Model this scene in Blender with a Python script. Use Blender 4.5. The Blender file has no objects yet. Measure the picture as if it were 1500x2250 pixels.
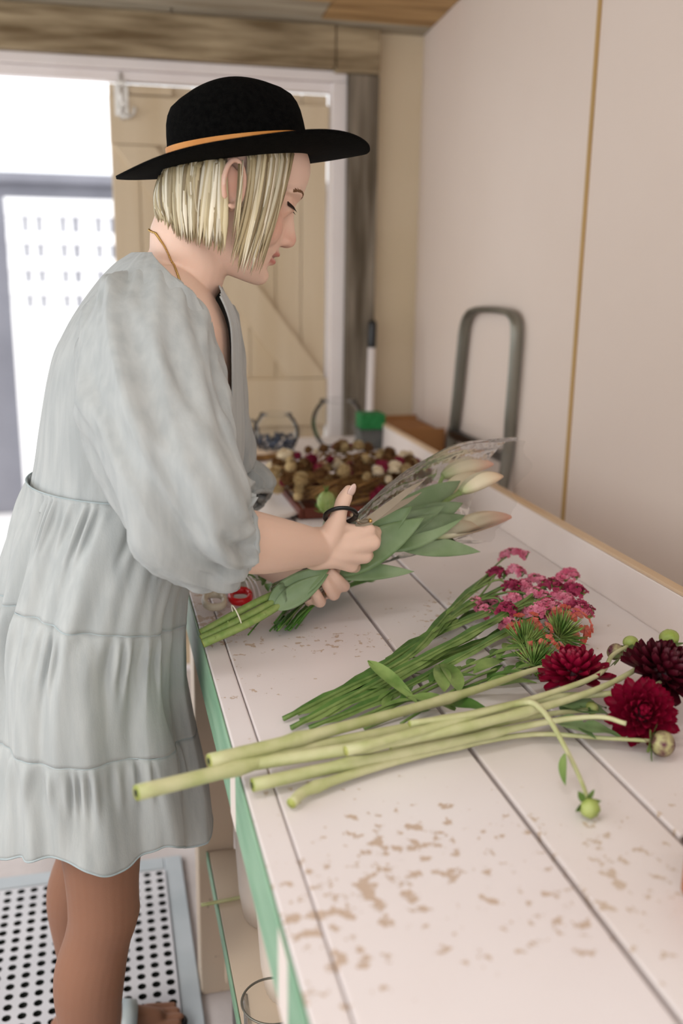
import bpy, bmesh, math, random
import numpy as np
from mathutils import Vector, Matrix, Euler, noise
random.seed(7); rnd = random.random
V = Vector; PI = math.pi
sc = bpy.context.scene
col = sc.collection

# ------------------------------------------------------------------ camera
FPX, CX, CY, CAMH = 2130.0, 750.0, 1125.0, 1.5
def _n(v): return v / np.linalg.norm(v)
_dn = _n(np.array([-120, 8215 * FPX * FPX / 2110**2, FPX]))
_Z = -_dn
_Y = np.array([-540, -550, FPX]); _Y = _n(_Y - _Y.dot(_Z) * _Z)
_X = np.cross(_Y, _Z)
RM = np.array([_X, _Y, _Z])
cam_d = bpy.data.cameras.new('camera'); cam = bpy.data.objects.new('camera', cam_d); col.objects.link(cam)
_r, _u, _b = RM[:, 0], -RM[:, 1], -RM[:, 2]
cam.matrix_world = Matrix(((_r[0], _u[0], _b[0], 0), (_r[1], _u[1], _b[1], 0), (_r[2], _u[2], _b[2], CAMH), (0, 0, 0, 1)))
cam_d.sensor_fit = 'VERTICAL'; cam_d.sensor_width = 24; cam_d.sensor_height = 36
cam_d.lens = 36 * FPX / 2250; cam_d.clip_start = 0.02
cam_d.dof.use_dof = True; cam_d.dof.focus_distance = 1.42; cam_d.dof.aperture_fstop = 2.4
sc.camera = cam

# ------------------------------------------------------------------ light
w = bpy.data.worlds.new('world'); sc.world = w; w.use_nodes = True
bg = w.node_tree.nodes['Background']; bg.inputs[0].default_value = (0.95, 0.97, 1.0, 1); bg.inputs[1].default_value = 2.1
sun_d = bpy.data.lights.new('sun', 'SUN'); sun_d.energy = 1.0; sun_d.angle = math.radians(18); sun_d.color = (1.0, 0.93, 0.84)
sun = bpy.data.objects.new('sun', sun_d); col.objects.link(sun)
sun.rotation_euler = V((0.78, 0.42, -0.62)).to_track_quat('-Z', 'Y').to_euler()
sc.view_settings.view_transform = 'Standard'; sc.view_settings.look = 'None'
sc.view_settings.gamma = 1; sc.view_settings.use_curve_mapping = False
sc.view_settings.exposure = 0.0

# measuring: where a point seen at a photo pixel lies, given its distance (Y) or height (Z) or wall (X)
def _ray(x, y): return RM @ np.array([x - CX, y - CY, FPX])
def P(x, y, Y): d = _ray(x, y); d = d * (Y / d[1]); return V((d[0], d[1], d[2] + CAMH))
def PZ(x, y, z): d = _ray(x, y); d = d * ((z - CAMH) / d[2]); return V((d[0], d[1], z))
def PX(x, y, X): d = _ray(x, y); d = d * (X / d[0]); return V((X, d[1], d[2] + CAMH))

# ------------------------------------------------------------------ materials
def lin(c):
    if isinstance(c, str): c = [int(c[i:i+2], 16) / 255 for i in (0, 2, 4)]
    return tuple((x / 12.92 if x <= .04045 else ((x + .055) / 1.055)**2.4) for x in c) + (1,)
MATS = {}
class NT:
    def __init__(s, m): s.t = m.node_tree; s.n = s.t.nodes
    def add(s, t, **k):
        n = s.n.new(t)
        for a, b in k.items(): setattr(n, a, b)
        return n
    def link(s, a, b): s.t.links.new(a, b)
def mat(name, c1, c2=None, rough=.6, scale=8, stretch=(1, 1, 1), bump=0, bscale=None, spec=.4, metal=0, attr=None,
        detail=4, sheen=0, sss=0, transl=0, bstretch=None, lo=.35, hi=.65):
    if name in MATS: return MATS[name]
    m = bpy.data.materials.new(name); m.use_nodes = True; MATS[name] = m
    t = NT(m); b = t.n['Principled BSDF']
    b.inputs['Roughness'].default_value = rough; b.inputs['Specular IOR Level'].default_value = spec; b.inputs['Metallic'].default_value = metal
    if sheen: b.inputs['Sheen Weight'].default_value = sheen
    if sss:
        b.inputs['Subsurface Weight'].default_value = sss; b.inputs['Subsurface Radius'].default_value = (1, .35, .2); b.inputs['Subsurface Scale'].default_value = .006
    tc = t.add('ShaderNodeTexCoord')
    def nz(sc_, st, det=detail):
        mp = t.add('ShaderNodeMapping'); mp.inputs['Scale'].default_value = st; t.link(tc.outputs['Object'], mp.inputs[0])
        n = t.add('ShaderNodeTexNoise'); n.inputs['Scale'].default_value = sc_; n.inputs['Detail'].default_value = det; t.link(mp.outputs[0], n.inputs[0]); return n
    colout = None
    if c2 is not None:
        n = nz(scale, stretch); r = t.add('ShaderNodeValToRGB'); r.color_ramp.elements[0].position = lo; r.color_ramp.elements[1].position = hi
        r.color_ramp.elements[0].color = lin(c1); r.color_ramp.elements[1].color = lin(c2); t.link(n.outputs[0], r.inputs[0]); colout = r.outputs[0]
    else: b.inputs['Base Color'].default_value = lin(c1)
    if attr:
        a = t.add('ShaderNodeAttribute', attribute_name=attr)
        if colout is not None:
            mx = t.add('ShaderNodeMix', data_type='RGBA', blend_type='MULTIPLY'); mx.inputs[0].default_value = 1
            t.link(colout, mx.inputs[6]); t.link(a.outputs[0], mx.inputs[7]); colout = mx.outputs[2]
        else: colout = a.outputs[0]
    if colout is not None: t.link(colout, b.inputs['Base Color'])
    if bump:
        n = nz(bscale or scale * 6, bstretch or stretch, 6); bp = t.add('ShaderNodeBump'); bp.inputs['Strength'].default_value = bump; bp.inputs['Distance'].default_value = .004
        t.link(n.outputs[0], bp.inputs['Height']); t.link(bp.outputs[0], b.inputs['Normal'])
    if transl:
        tr = t.add('ShaderNodeBsdfTranslucent'); mx = t.add('ShaderNodeMixShader'); mx.inputs[0].default_value = transl
        if colout is not None: t.link(colout, tr.inputs[0])
        else: tr.inputs[0].default_value = lin(c1)
        out = t.n['Material Output']; t.link(b.outputs[0], mx.inputs[1]); t.link(tr.outputs[0], mx.inputs[2]); t.link(mx.outputs[0], out.inputs[0])
    return m
def film(name, tint, refl=.12, rough=.08, bump=0, bscale=30):
    """thin clear sheet: see-through with a fresnel reflection"""
    m = bpy.data.materials.new(name); m.use_nodes = True; MATS[name] = m; t = NT(m); t.n.remove(t.n['Principled BSDF'])
    tr = t.add('ShaderNodeBsdfTransparent'); tr.inputs[0].default_value = tint
    gl = t.add('ShaderNodeBsdfGlossy'); gl.inputs['Roughness'].default_value = rough
    fr = t.add('ShaderNodeLayerWeight'); fr.inputs[0].default_value = refl
    mx = t.add('ShaderNodeMixShader'); t.link(fr.outputs['Fresnel'], mx.inputs[0]); t.link(tr.outputs[0], mx.inputs[1]); t.link(gl.outputs[0], mx.inputs[2]); t.link(mx.outputs[0], t.n['Material Output'].inputs[0])
    if bump:
        tc = t.add('ShaderNodeTexCoord'); n = t.add('ShaderNodeTexNoise'); n.inputs['Scale'].default_value = bscale; t.link(tc.outputs['Object'], n.inputs[0])
        bp = t.add('ShaderNodeBump'); bp.inputs['Strength'].default_value = bump; bp.inputs['Distance'].default_value = .01; t.link(n.outputs[0], bp.inputs['Height']); t.link(bp.outputs[0], gl.inputs['Normal']); t.link(bp.outputs[0], fr.inputs['Normal'])
    return m
def paint_chipped(name, paint1, paint2, wood, amount=.62, scale=9, edge=None):
    """painted boards: paint with blotchy tone and chips worn through to wood"""
    m = bpy.data.materials.new(name); m.use_nodes = True; MATS[name] = m; t = NT(m); b = t.n['Principled BSDF']
    b.inputs['Roughness'].default_value = .42; b.inputs['Specular IOR Level'].default_value = .45
    tc = t.add('ShaderNodeTexCoord')
    n1 = t.add('ShaderNodeTexNoise'); n1.inputs['Scale'].default_value = 2.2; n1.inputs['Detail'].default_value = 3; t.link(tc.outputs['Object'], n1.inputs[0])
    r1 = t.add('ShaderNodeValToRGB'); r1.color_ramp.elements[0].position = .35; r1.color_ramp.elements[1].position = .68; r1.color_ramp.elements[0].color = lin(paint1); r1.color_ramp.elements[1].color = lin(paint2); t.link(n1.outputs[0], r1.inputs[0])
    n2 = t.add('ShaderNodeTexNoise'); n2.inputs['Scale'].default_value = scale * 3; n2.inputs['Detail'].default_value = 5; n2.inputs['Roughness'].default_value = .6; t.link(tc.outputs['Object'], n2.inputs[0])
    n3 = t.add('ShaderNodeTexNoise'); n3.inputs['Scale'].default_value = 3.1; n3.inputs['Detail'].default_value = 2; t.link(tc.outputs['Object'], n3.inputs[0])
    ad = t.add('ShaderNodeMath', operation='MULTIPLY_ADD'); ad.inputs[1].default_value = .55; t.link(n3.outputs[0], ad.inputs[0]); t.link(n2.outputs[0], ad.inputs[2])
    last = ad.outputs[0]
    if edge:   # more wear towards the front edge (x = edge)
        sp = t.add('ShaderNodeSeparateXYZ'); t.link(tc.outputs['Object'], sp.inputs[0])
        mr = t.add('ShaderNodeMapRange'); mr.inputs[1].default_value = edge; mr.inputs[2].default_value = edge + .3; mr.inputs[3].default_value = .07; mr.inputs[4].default_value = -.03; t.link(sp.outputs[0], mr.inputs[0])
        a2 = t.add('ShaderNodeMath', operation='ADD'); t.link(last, a2.inputs[0]); t.link(mr.outputs[0], a2.inputs[1]); last = a2.outputs[0]
    r2 = t.add('ShaderNodeValToRGB'); r2.color_ramp.elements[0].position = amount + .27; r2.color_ramp.elements[1].position = amount + .285; t.link(last, r2.inputs[0])
    mx = t.add('ShaderNodeMix', data_type='RGBA'); t.link(r2.outputs[0], mx.inputs[0]); t.link(r1.outputs[0], mx.inputs[6]); mx.inputs[7].default_value = lin(wood); t.link(mx.outputs[2], b.inputs['Base Color'])
    bp = t.add('ShaderNodeBump', invert=True); bp.inputs['Strength'].default_value = .5; bp.inputs['Distance'].default_value = .001; t.link(r2.outputs[0], bp.inputs['Height']); t.link(bp.outputs[0], b.inputs['Normal'])
    return m

M_WALL = mat('wall_panel', 'DBCBBF', 'E0D1C6', .55, 1.2, spec=.3)
M_BACK = mat('back_wall_paint', 'CDBB9C', 'D3C2A6', .7, 2)
M_DOOR = mat('door_paint', 'CBB798', 'D4C2A6', .6, 3, (4, 4, .4), bump=.15)
M_FRAME = mat('frame_paint', 'E4DBD8', 'EAE3E1', .5, 4)
M_BATTEN = mat('batten_wood', 'A98B57', 'B8955F', .6, 6, (6, 6, .5))
M_BEAM = mat('weathered_beam', '6E5B40', 'AE9C7E', .85, 5, (.6, 6, 6), bump=.6, bscale=30)
M_POST = mat('weathered_post', '54493A', '8A7F70', .85, 5, (6, 6, .5), bump=.6, bscale=30)
M_CEIL = [mat('ceiling_board_grey', '8F8471', 'B8AF9C', .85, 4, (.5, 6, 6), bump=.5, bscale=25), mat('ceiling_board_brown', '8F6F48', 'BD9B6C', .85, 4, (.5, 6, 6), bump=.5, bscale=25),
          mat('ceiling_board_pale', 'A0957F', 'C4BAA7', .85, 4, (.5, 6, 6), bump=.5, bscale=25)]
M_TOP = paint_chipped('bench_paint', 'DED4D3', 'E6E0E1', 'C2AC9B', .664, 20, .135)
M_TOP2 = paint_chipped('bench_paint_inner', 'DFD5D2', 'E7E1E1', 'C7B4A3', .695, 20)
M_UPST = mat('upstand_paint', 'E3D6CE', 'EADFD9', .45, 3)
M_RAWEDGE = mat('raw_wood_edge', 'C5A582', 'D6BC9E', .7, 12, (1, .2, 1))
M_GREEN = mat('green_trim_paint', '78A184', '8FB398', .5, 12, (4, .6, 4), bump=.1)
M_SHELF = paint_chipped('shelf_paint', 'CDB9A2', 'D8C7B4', '7E6A52', .70, 10)
M_FLOOR = mat('concrete', 'BBB2B0', 'CFC7C6', .8, 5, bump=.25, bscale=60)
M_MAT = mat('mat_rubber', 'C3C2C8', 'CFCED3', .55, 6, bump=.1)
M_MATB = mat('mat_border', 'A9B2B8', 'B8BFC5', .6, 6)
M_DARK = mat('dark_rubber', '121512', '1D211D', .9, 10)
M_WHITEOUT = mat('white_outdoor_paint', 'F2F2F4', 'F7F7F8', .6, 3)
M_GREYOUT = mat('grey_render', '7C7C84', '888890', .8, 2)
M_PAVE = mat('pale_paving', 'DAD7D6', 'E6E4E4', .8, 3)
M_METAL = mat('brushed_grey_metal', '77756C', '8B897F', .42, 10, (1, 1, .2), metal=.75)
M_STEEL = mat('steel', '98907F', 'A69E8F', .35, 10, metal=.7)
M_CHROME = mat('zinc', 'CFCBC4', 'DAD6D0', .35, 10, metal=.6)
M_BLACKP = mat('black_plastic', '0D0D0D', '141414', .32, 10, spec=.5)
M_CARD = mat('cardboard', '9A6A40', 'A87749', .85, 6)
M_GLASS = film('thin_glass', (.97, .978, .978, 1), .14, .02)
M_CELLO = film('cellophane', (.95, .95, .945, 1), .26, .14, .55, 40)
_t = NT(M_CELLO); _o = _t.n['Material Output']; _prev = _o.inputs[0].links[0].from_socket; _df = _t.add('ShaderNodeBsdfTranslucent'); _df.inputs[0].default_value = (.9, .9, .9, 1); _mx = _t.add('ShaderNodeMixShader'); _mx.inputs[0].default_value = .07; _t.link(_prev, _mx.inputs[1]); _t.link(_df.outputs[0], _mx.inputs[2]); _t.link(_mx.outputs[0], _o.inputs[0])
M_SKIN = mat('skin', 'FFFFFF', None, .5, attr='tone', spec=.35, sss=.12, bump=.06, bscale=500)
M_HAIR = mat('blonde_hair', 'FFFFFF', None, .42, attr='tone', spec=.45)
M_DRESS = mat('chambray', 'B2B7B7', 'C0C4C3', .85, 60, (1, 1, .12), bump=.12, bscale=420, bstretch=(1, 1, .5), spec=.15, sheen=.2, transl=.16)
M_SEAM = mat('seam_thread', '9DAAAD', 'ABB6B9', .9, 40)
M_HAT = mat('black_felt_straw', '040404', '0B0B0A', .97, 140, bump=.5, bscale=520, spec=.06)
M_LEATHER = mat('tan_leather', 'C07B30', 'CF8D42', .5, 20, bump=.1)
M_GOLD = mat('gold', 'C9A35E', 'D8B675', .3, 10, metal=.9)
M_NAIL = mat('pearl_nail_polish', 'E2C3B8', None, .18, spec=.7)
M_LASH = mat('dark_lash', '2C1D14', None, .6)
M_BROW = mat('brow_hair', '6B4A30', '7D5A3D', .7, 80)
M_BLKLEATH = mat('black_leather', '0F0F10', '19191A', .5, 30)
M_BLUESTRAP = mat('silver_strap', 'B6C2C6', 'C4CED1', .4, 20)
def plant(name, a, b, rough=.45, transl=.18, scale=25): return mat(name, a, b, rough, scale, spec=.4, transl=transl)
M_STEM = plant('pale_green_stem', 'B0B57C', 'CCCA9E', .4, .1)
M_STEMCUT = plant('cut_stem_end', '8C9A3F', 'B5B668', .5, .1)
M_LSTEM = plant('lily_stem', '7E9A4E', '97A862', .5, .08, 90)
M_LLEAF = plant('lily_leaf', '728E5C', '98AD84', .35, .2, 12)
M_BUD = mat('lily_bud', 'FFFFFF', None, .45, attr='tone', transl=.25)
M_SLEAF = plant('statice_leaf', '5A7A38', '88A05C', .42, .15)
M_SLEAF2 = plant('statice_leaf_dark', '42682C', '5F8440', .42, .15)
M_PINK = plant('statice_pink', 'D0587C', 'E99DB2', .6, .2, 60)
M_MAGENTA = plant('statice_magenta', '8E1F45', 'BC3F68', .6, .2, 60)
M_CORAL = plant('coral_petal', 'DF5B48', 'EE9182', .6, .2, 60)
M_SPIKE = plant('spiky_calyx', '4A7128', '93A85A', .5, .15, 40)
M_PETAL = plant('burgundy_petal', '6E0422', 'A00D38', .4, .2, 30)
M_PETALD = plant('dark_burgundy_petal', '35030F', '58081F', .45, .12, 30)
M_BUDG = plant('bud_green', '8FA345', 'B9C07A', .4, .1, 30)
M_BUDP = plant('bud_purple_tips', '5B1238', 'BDB783', .5, .1, 90)
M_FERN = plant('fine_green_foliage', '3F7A22', '6FA443', .5, .2, 30)

# ------------------------------------------------------------------ mesh helpers
class MB:
    def __init__(s): s.v = []; s.f = []; s.c = []
    def addv(s, vs, c=None):
        i = len(s.v); s.v.extend([tuple(x) for x in vs]); s.c.extend([c or (1, 1, 1)] * len(vs)); return i
    def box(s, a, b, m=None):
        x0, y0, z0 = a; x1, y1, z1 = b
        vs = [V(p) for p in ((x0,y0,z0),(x1,y0,z0),(x1,y1,z0),(x0,y1,z0),(x0,y0,z1),(x1,y0,z1),(x1,y1,z1),(x0,y1,z1))]
        if m: vs = [m @ p for p in vs]
        i = s.addv(vs); s.f += [tuple(i+k for k in q) for q in ((0,3,2,1),(4,5,6,7),(0,1,5,4),(1,2,6,5),(2,3,7,6),(3,0,4,7))]; return s
    def bar(s, p, q, wd, th, up=V((0, 0, 1))):
        p, q = V(p), V(q); d = q - p; L = d.length; d.normalize(); sd = d.cross(up)
        if sd.length < 1e-4: sd = d.cross(V((0, 1, 0)))
        sd.normalize(); u = sd.cross(d)
        m = Matrix((( d.x, sd.x, u.x, p.x), (d.y, sd.y, u.y, p.y), (d.z, sd.z, u.z, p.z), (0, 0, 0, 1)))
        return s.box((0, -wd/2, -th/2), (L, wd/2, th/2), m)
    def rings(s, rings, cap0=True, cap1=True, closed=True, cols=None):
        n = len(rings[0]); i0 = len(s.v)
        for k, r in enumerate(rings): s.addv(r, cols[k] if cols else None)
        m = n if closed else n - 1
        for k in range(len(rings) - 1):
            for j in range(m):
                a = i0 + k*n + j; b = i0 + k*n + (j+1) % n; s.f.append((a, b, b + n, a + n))
        if cap0: s.f.append(tuple(i0 + j for j in reversed(range(n))))
        if cap1: s.f.append(tuple(i0 + (len(rings)-1)*n + j for j in range(n)))
        return s
    def tube(s, pts, rad, n=10, flat=1.0, up=None, round_ends=False, cols=None, fn=None):
        pts = [V(p) for p in pts]
        if not hasattr(rad, '__len__'): rad = [rad] * len(pts)
        rad = list(rad)
        if round_ends:
            t0 = (pts[0]-pts[1]).normalized(); t1 = (pts[-1]-pts[-2]).normalized(); r0, r1 = rad[0], rad[-1]
            A = [(pts[0] + t0*r0*math.sin(a), r0*math.cos(a)) for a in (1.4, 1.0, .5)]; B = [(pts[-1] + t1*r1*math.sin(a), r1*math.cos(a)) for a in (.5, 1.0, 1.4)]
            pts = [a for a, _ in A] + pts + [b for b, _ in B]; rad = [a for _, a in A] + rad + [b for _, b in B]
            if cols: cols = [cols[0]]*3 + list(cols) + [cols[-1]]*3
        T = [((pts[min(i+1, len(pts)-1)] - pts[max(i-1, 0)]).normalized()) for i in range(len(pts))]
        u = V(up) if up else (V((0, 0, 1)) if abs(T[0].z) < .9 else V((1, 0, 0)))
        R = []
        for i, p in enumerate(pts):
            u = (u - T[i]*u.dot(T[i])).normalized(); w_ = T[i].cross(u)
            ring = []
            for j in range(n):
                a = 2*PI*j/n; rr = rad[i] * (fn(i/(len(pts)-1), a) if fn else 1)
                ring.append(p + (w_*math.cos(a) + u*math.sin(a)*flat) * rr)
            R.append(ring)
        return s.rings(R, cols=cols)
    def leaf(s, base, d, up, L, W, bend=.2, fold=.15, n=7, tip=1.6, c=None, wave=0, twist=0):
        base = V(base); d = V(d).normalized(); up = V(up); up = (up - d*up.dot(d)).normalized(); sd = d.cross(up); i0 = len(s.v); ph = rnd()*6
        for k in range(n + 1):
            t = k/n; wdt = W/2 * (math.sin(PI * t**.75)**.8 if 0 < t < 1 else (.12 if t == 0 else .0))
            p = base + d*(L*t) - up*(bend*L*t*t)
            a = twist*t; s2 = sd*math.cos(a) + up*math.sin(a); u2 = up*math.cos(a) - sd*math.sin(a)
            wv = wave*W*math.sin(9*t + ph)
            s.addv([p - s2*wdt + u2*(fold*wdt*2 + wv), p, p + s2*wdt + u2*(fold*wdt*2 - wv)], c)
        for k in range(n):
            a = i0 + 3*k; s.f += [(a, a+1, a+4, a+3), (a+1, a+2, a+5, a+4)]
        return s
    def ball(s, c, r, nu=10, nv=7, sc_=(1, 1, 1), fn=None, m=None):
        R = []
        for i in range(nv + 1):
            th = PI*(.02 + .96*i/nv); ring = []
            for j in range(nu):
                a = 2*PI*j/nu; d = V((math.sin(th)*math.cos(a)*sc_[0], math.sin(th)*math.sin(a)*sc_[1], -math.cos(th)*sc_[2])); k = r*(fn(d) if fn else 1)
                d = d*k
                if m: d = m @ d
                ring.append(V(c) + d)
            R.append(ring)
        return s.rings(R)
    def build(s, name, m, parent=None, smooth=True, local=False, bevel=0, tone=False, subs=0):
        me = bpy.data.meshes.new(name); me.from_pydata(s.v, [], s.f); me.update()
        bm = bmesh.new(); bm.from_mesh(me); bmesh.ops.recalc_face_normals(bm, faces=bm.faces); bm.to_mesh(me); bm.free()
        if smooth: me.polygons.foreach_set('use_smooth', [True]*len(me.polygons))
        if tone:
            at = me.color_attributes.new('tone', 'FLOAT_COLOR', 'POINT'); at.data.foreach_set('color', [x for c in s.c for x in (*c[:3], 1)])
        return link(name, me, m, parent, local, bevel, subs)
def link(name, me, m, parent=None, local=False, bevel=0, subs=0):
    o = bpy.data.objects.new(name, me); col.objects.link(o)
    if m and not me.materials: me.materials.append(m)
    if bevel:
        b = o.modifiers.new('bevel', 'BEVEL'); b.width = bevel; b.segments = 2; b.limit_method = 'ANGLE'
    if subs:
        b = o.modifiers.new('subd', 'SUBSURF'); b.levels = subs; b.render_levels = subs
    setparent(o, parent, local); return o
def setparent(o, parent, local=False):
    if parent is None: return
    o.parent = parent
    if not local and parent.type == 'EMPTY': o.matrix_parent_inverse = Matrix.Translation(-parent.location)
def tag(o, label=None, cat=None, group=None, kind=None):
    if label: o['label'] = label
    if cat: o['category'] = cat
    if group: o['group'] = group
    if kind: o['kind'] = kind
    return o
def thing(name, label, cat, loc, group=None, rot=None):
    o = bpy.data.objects.new(name, None); col.objects.link(o); o.empty_display_size = .05; o.location = loc
    if rot: o.rotation_euler = rot
    return tag(o, label, cat, group)
def struct(name, mb, m, smooth=False, bevel=0): return tag(mb.build(name, m, None, smooth, bevel=bevel), kind='structure')
def sbox(name, a, b, m, bevel=0): return struct(name, MB().box(a, b), m, bevel=bevel)
def pbox(name, a, b, m, parent, bevel=.002): return MB().box(a, b).build(name, m, parent, False, bevel=bevel)
def cr(pts, n):
    """catmull-rom through rows of numbers"""
    A = np.array([list(p) for p in pts], float); A = np.vstack([2*A[0]-A[1], A, 2*A[-1]-A[-2]]); out = []
    K = len(A) - 3
    for i in range(n):
        t = i/(n-1)*K; k = min(int(t), K-1); u = t - k; p0, p1, p2, p3 = A[k:k+4]
        out.append(.5*((2*p1) + (-p0+p2)*u + (2*p0-5*p1+4*p2-p3)*u*u + (-p0+3*p1-3*p2+p3)*u**3))
    return out
def path(pts, n): return [V(p[:3]) for p in cr(pts, n)]
def rv(a=1): return V((random.uniform(-a, a), random.uniform(-a, a), random.uniform(-a, a)))
exec_parts = []

# ------------------------------------------------------------------ the room
XW, YB, B = 1.12, 3.43, .93
flr = sbox('floor', (-1.7, -1.6, -.1), (1.25, YB + .12, 0), M_FLOOR)
wr = sbox('wall_right', (XW + .012, -1.6, 0), (XW + .1, YB + .1, 2.75), M_WALL)
yb_ = 2.171
for a, b in ((-1.6, yb_ - .95 - .25), (yb_ - 1.2 + .0, yb_ - .007), (yb_ + .007, YB)):
    pbox('wall_panel', (XW, a + .0005, 0), (XW + .0115, b - .0005, 2.74), M_WALL, wr, 0)
tag(MB().box((XW - .004, yb_ - .007, .0), (XW + .0118, yb_ + .007, 2.7)).build('trim_1', M_BATTEN, None, False), kind='structure')
px = lambda x, y, Y=YB: P(x, y, Y)
post0, post1 = px(757, 400).x, px(823, 300).x
jam0, jam1 = px(726, 400).x, px(757, 400).x
beam_b, beam_t = px(400, 136).z, 2.262
sbox('wall_back', (post1 - .02, YB, 0), (XW + .01, YB + .1, 2.3), M_BACK)
sbox('wall_back_upper', (-1.7, YB + .02, beam_b), (post1, YB + .1, 2.4), M_BACK)
sbox('wall_left_unseen', (-1.78, -1.6, 0), (-1.7, YB + .1, .6), M_BACK)  # unseen wall, shaped low so daylight comes in over it
sbox('wall_front_unseen', (-1.78, -1.7, 0), (1.25, -1.6, .95), M_WALL)  # unseen half wall, added to hold back light from behind the camera
tag(MB().box((-1.7, YB - .06, beam_b), (px(728, 120).x, YB + .02, beam_t)).box((px(728, 120).x + .004, YB - .055, beam_b - .01), (post1, YB + .02, beam_t)).build('trim_2', M_BEAM, None, False, bevel=.004), kind='structure')
tag(MB().box((post0 + .002, YB - .05, 0), (post1, YB + .02, beam_b - .012)).build('trim_3', M_POST, None, False, bevel=.005), kind='structure')
hd_b = px(500, 176).z
tag(MB().box((-1.7, YB - .02, hd_b + .012), (jam1, YB + .05, beam_b - .002)).box((-1.7, YB + .0, hd_b - .02), (jam0 + .01, YB + .05, hd_b + .011)).build('trim_4', M_FRAME, None, False, bevel=.003), kind='structure')
tag(MB().box((jam0, YB - .02, 0), (jam1, YB + .05, hd_b + .011)).build('trim_5', M_FRAME, None, False, bevel=.003), kind='structure')
# ceiling of old boards, rising a little towards the camera side
slope = .085
ceil = struct('ceiling', MB().rings([[(x, y, 2.262 + .02 + (YB - y)*slope + dz) for x, y in ((-1.75, -1.6), (1.14, -1.6), (1.14, YB + .1), (-1.75, YB + .1))] for dz in (0, .04)]), M_CEIL[0])
k = 0; y = YB + .06; bw = .15
while y > -1.6:
    x = -1.75 - rnd()*.5
    while x < XW - .01:
        x1 = min(x + random.uniform(.7, 1.5), XW - .001); z0 = 2.262 + (YB - y)*slope; z1 = z0 + bw*slope; dz = random.uniform(-.004, .004)
        MB().rings([[(max(x, -1.75) + .002, y - .003, z0 + dz + t), (x1 - .002, y - .003, z0 + dz + t), (x1 - .002, y - bw + .003, z1 + dz + t), (max(x, -1.75) + .002, y - bw + .003, z1 + dz + t)] for t in (0, .016)]).build('ceiling_board', random.choice(M_CEIL + [M_CEIL[0]]), ceil, False)
        x = x1
    y -= bw; k += 1

# ledged and braced door, closed leaf of a pair
dl, dr = px(246, 400).x, jam0 - .004
dY = YB + .012
dtop = hd_b - .024
door = thing('door_1', None, None, (dl, dY, 0)); tag(door, 'cream ledged and braced plank door with diagonal brace', None, kind='structure')
nb = 8; bwid = (dr - dl)/nb
for i in range(nb):
    pbox('door_board', (dl + i*bwid + .0015, dY + .022, .02), (dl + (i+1)*bwid - .0015, dY + .030, dtop), M_DOOR, door, .003)
pbox('door_light_backing', (dl + .002, dY + .030, .025), (dr - .002, dY + .0465, dtop - .003), M_DOOR, door, 0)  # added sheet behind the boards, stops daylight leaking through their gaps
r1t, r1b = px(400, 214).z, px(400, 321).z; r2t = px(620, 833).z; r2b = r2t - (r1t - r1b)*1.15
pbox('ledge', (dl, dY - .002, r1b), (dr, dY + .0215, r1t), M_DOOR, door, .003)
pbox('ledge', (dl, dY - .002, r2b), (dr, dY + .0215, r2t), M_DOOR, door, .003)
pbox('ledge', (dl, dY - .002, .16), (dr, dY + .0215, .16 + r1t - r1b), M_DOOR, door, .003)
pbox('top_block', (dl + .03, dY + .002, r1t + .004), (px(379, 200).x, dY + .0215, dtop - .004), M_DOOR, door, .003)
for (za, zb) in ((r1b - .002, r2t + .002), (r2b - .002, .16 + r1t - r1b + .002)):
    xa, xb = dl + .01, dr - .004; wd = .135
    MB().rings([[(xa, Yy, za), (xa + wd, Yy, za), (xb, Yy, zb + .0), (xb - wd, Yy, zb)] for Yy in (dY, dY + .0215)]).build('brace', M_DOOR, door, False, bevel=.002)
bx_ = px(266, 200).x
bolt = MB().box((bx_ - .022, dY - .006, px(266, 255).z), (bx_ + .022, dY - .002, px(266, 185).z)).build('bolt_plate', M_CHROME, door, False, bevel=.001)
b_ = MB().tube([(bx_, dY - .014, px(266, 262).z), (bx_, dY - .014, px(266, 160).z)], .007, 10); b_.build('bolt_rod', M_CHROME, bolt)
a0 = px(272, 250).z
MB().tube(path([(bx_, dY - .014, a0), (bx_ + .012, dY - .03, a0 - .012), (bx_ + .034, dY - .03, a0 - .004), (bx_ + .04, dY - .03, a0 + .016)], 10), .006, 8, round_ends=True).build('bolt_knob', M_CHROME, bolt)
for zz in (px(266, 190).z, px(266, 235).z): MB().box((bx_ - .014, dY - .022, zz), (bx_ + .014, dY - .005, zz + .016)).build('bolt_keeper', M_CHROME, bolt, False, bevel=.002)

# ------------------------------------------------------------------ outdoors, seen through the open leaf
sbox('ground_outside', (-14, YB + .12, -.12), (14, 16, -.03), M_PAVE)
nb_ = thing('neighbouring_building', 'pale grey rendered building beyond the white slotted fence', 'building', (-1, 9, -.03))
MB().box((-7, 9, -.03), (3, 9.3, P(0, 384, 9).z)).build('wall', M_GREYOUT, nb_, False)
MB().box((-7.1, 8.86, P(0, 402, 9).z), (3.1, 9.0, P(0, 378, 9).z)).build('gutter', M_GREYOUT, nb_, False, bevel=.02)
fn = thing('slotted_fence', 'white slotted fence panel standing outside the open doorway', 'fence', (-.2, 6, -.03))
FY = 6.0
zs = [P(120, y_, FY).z for y_ in (436, 475, 511, 536, 566, 594, 621, 648, 676)]
fx0, fx1 = P(12, 480, FY).x, .75
rail = lambda za, zb: MB().box((fx0, FY - .02, zb), (fx1, FY + .0, za)).build('rail', M_WHITEOUT, fn, False, bevel=.004)
for i in range(0, 8, 2): rail(zs[i], zs[i+1])
rail(zs[8], .12)
gx = [P(x, 490, FY).x for x in (50, 60, 81, 91, 133, 143, 160, 172, 211, 221, 241, 251)]
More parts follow.
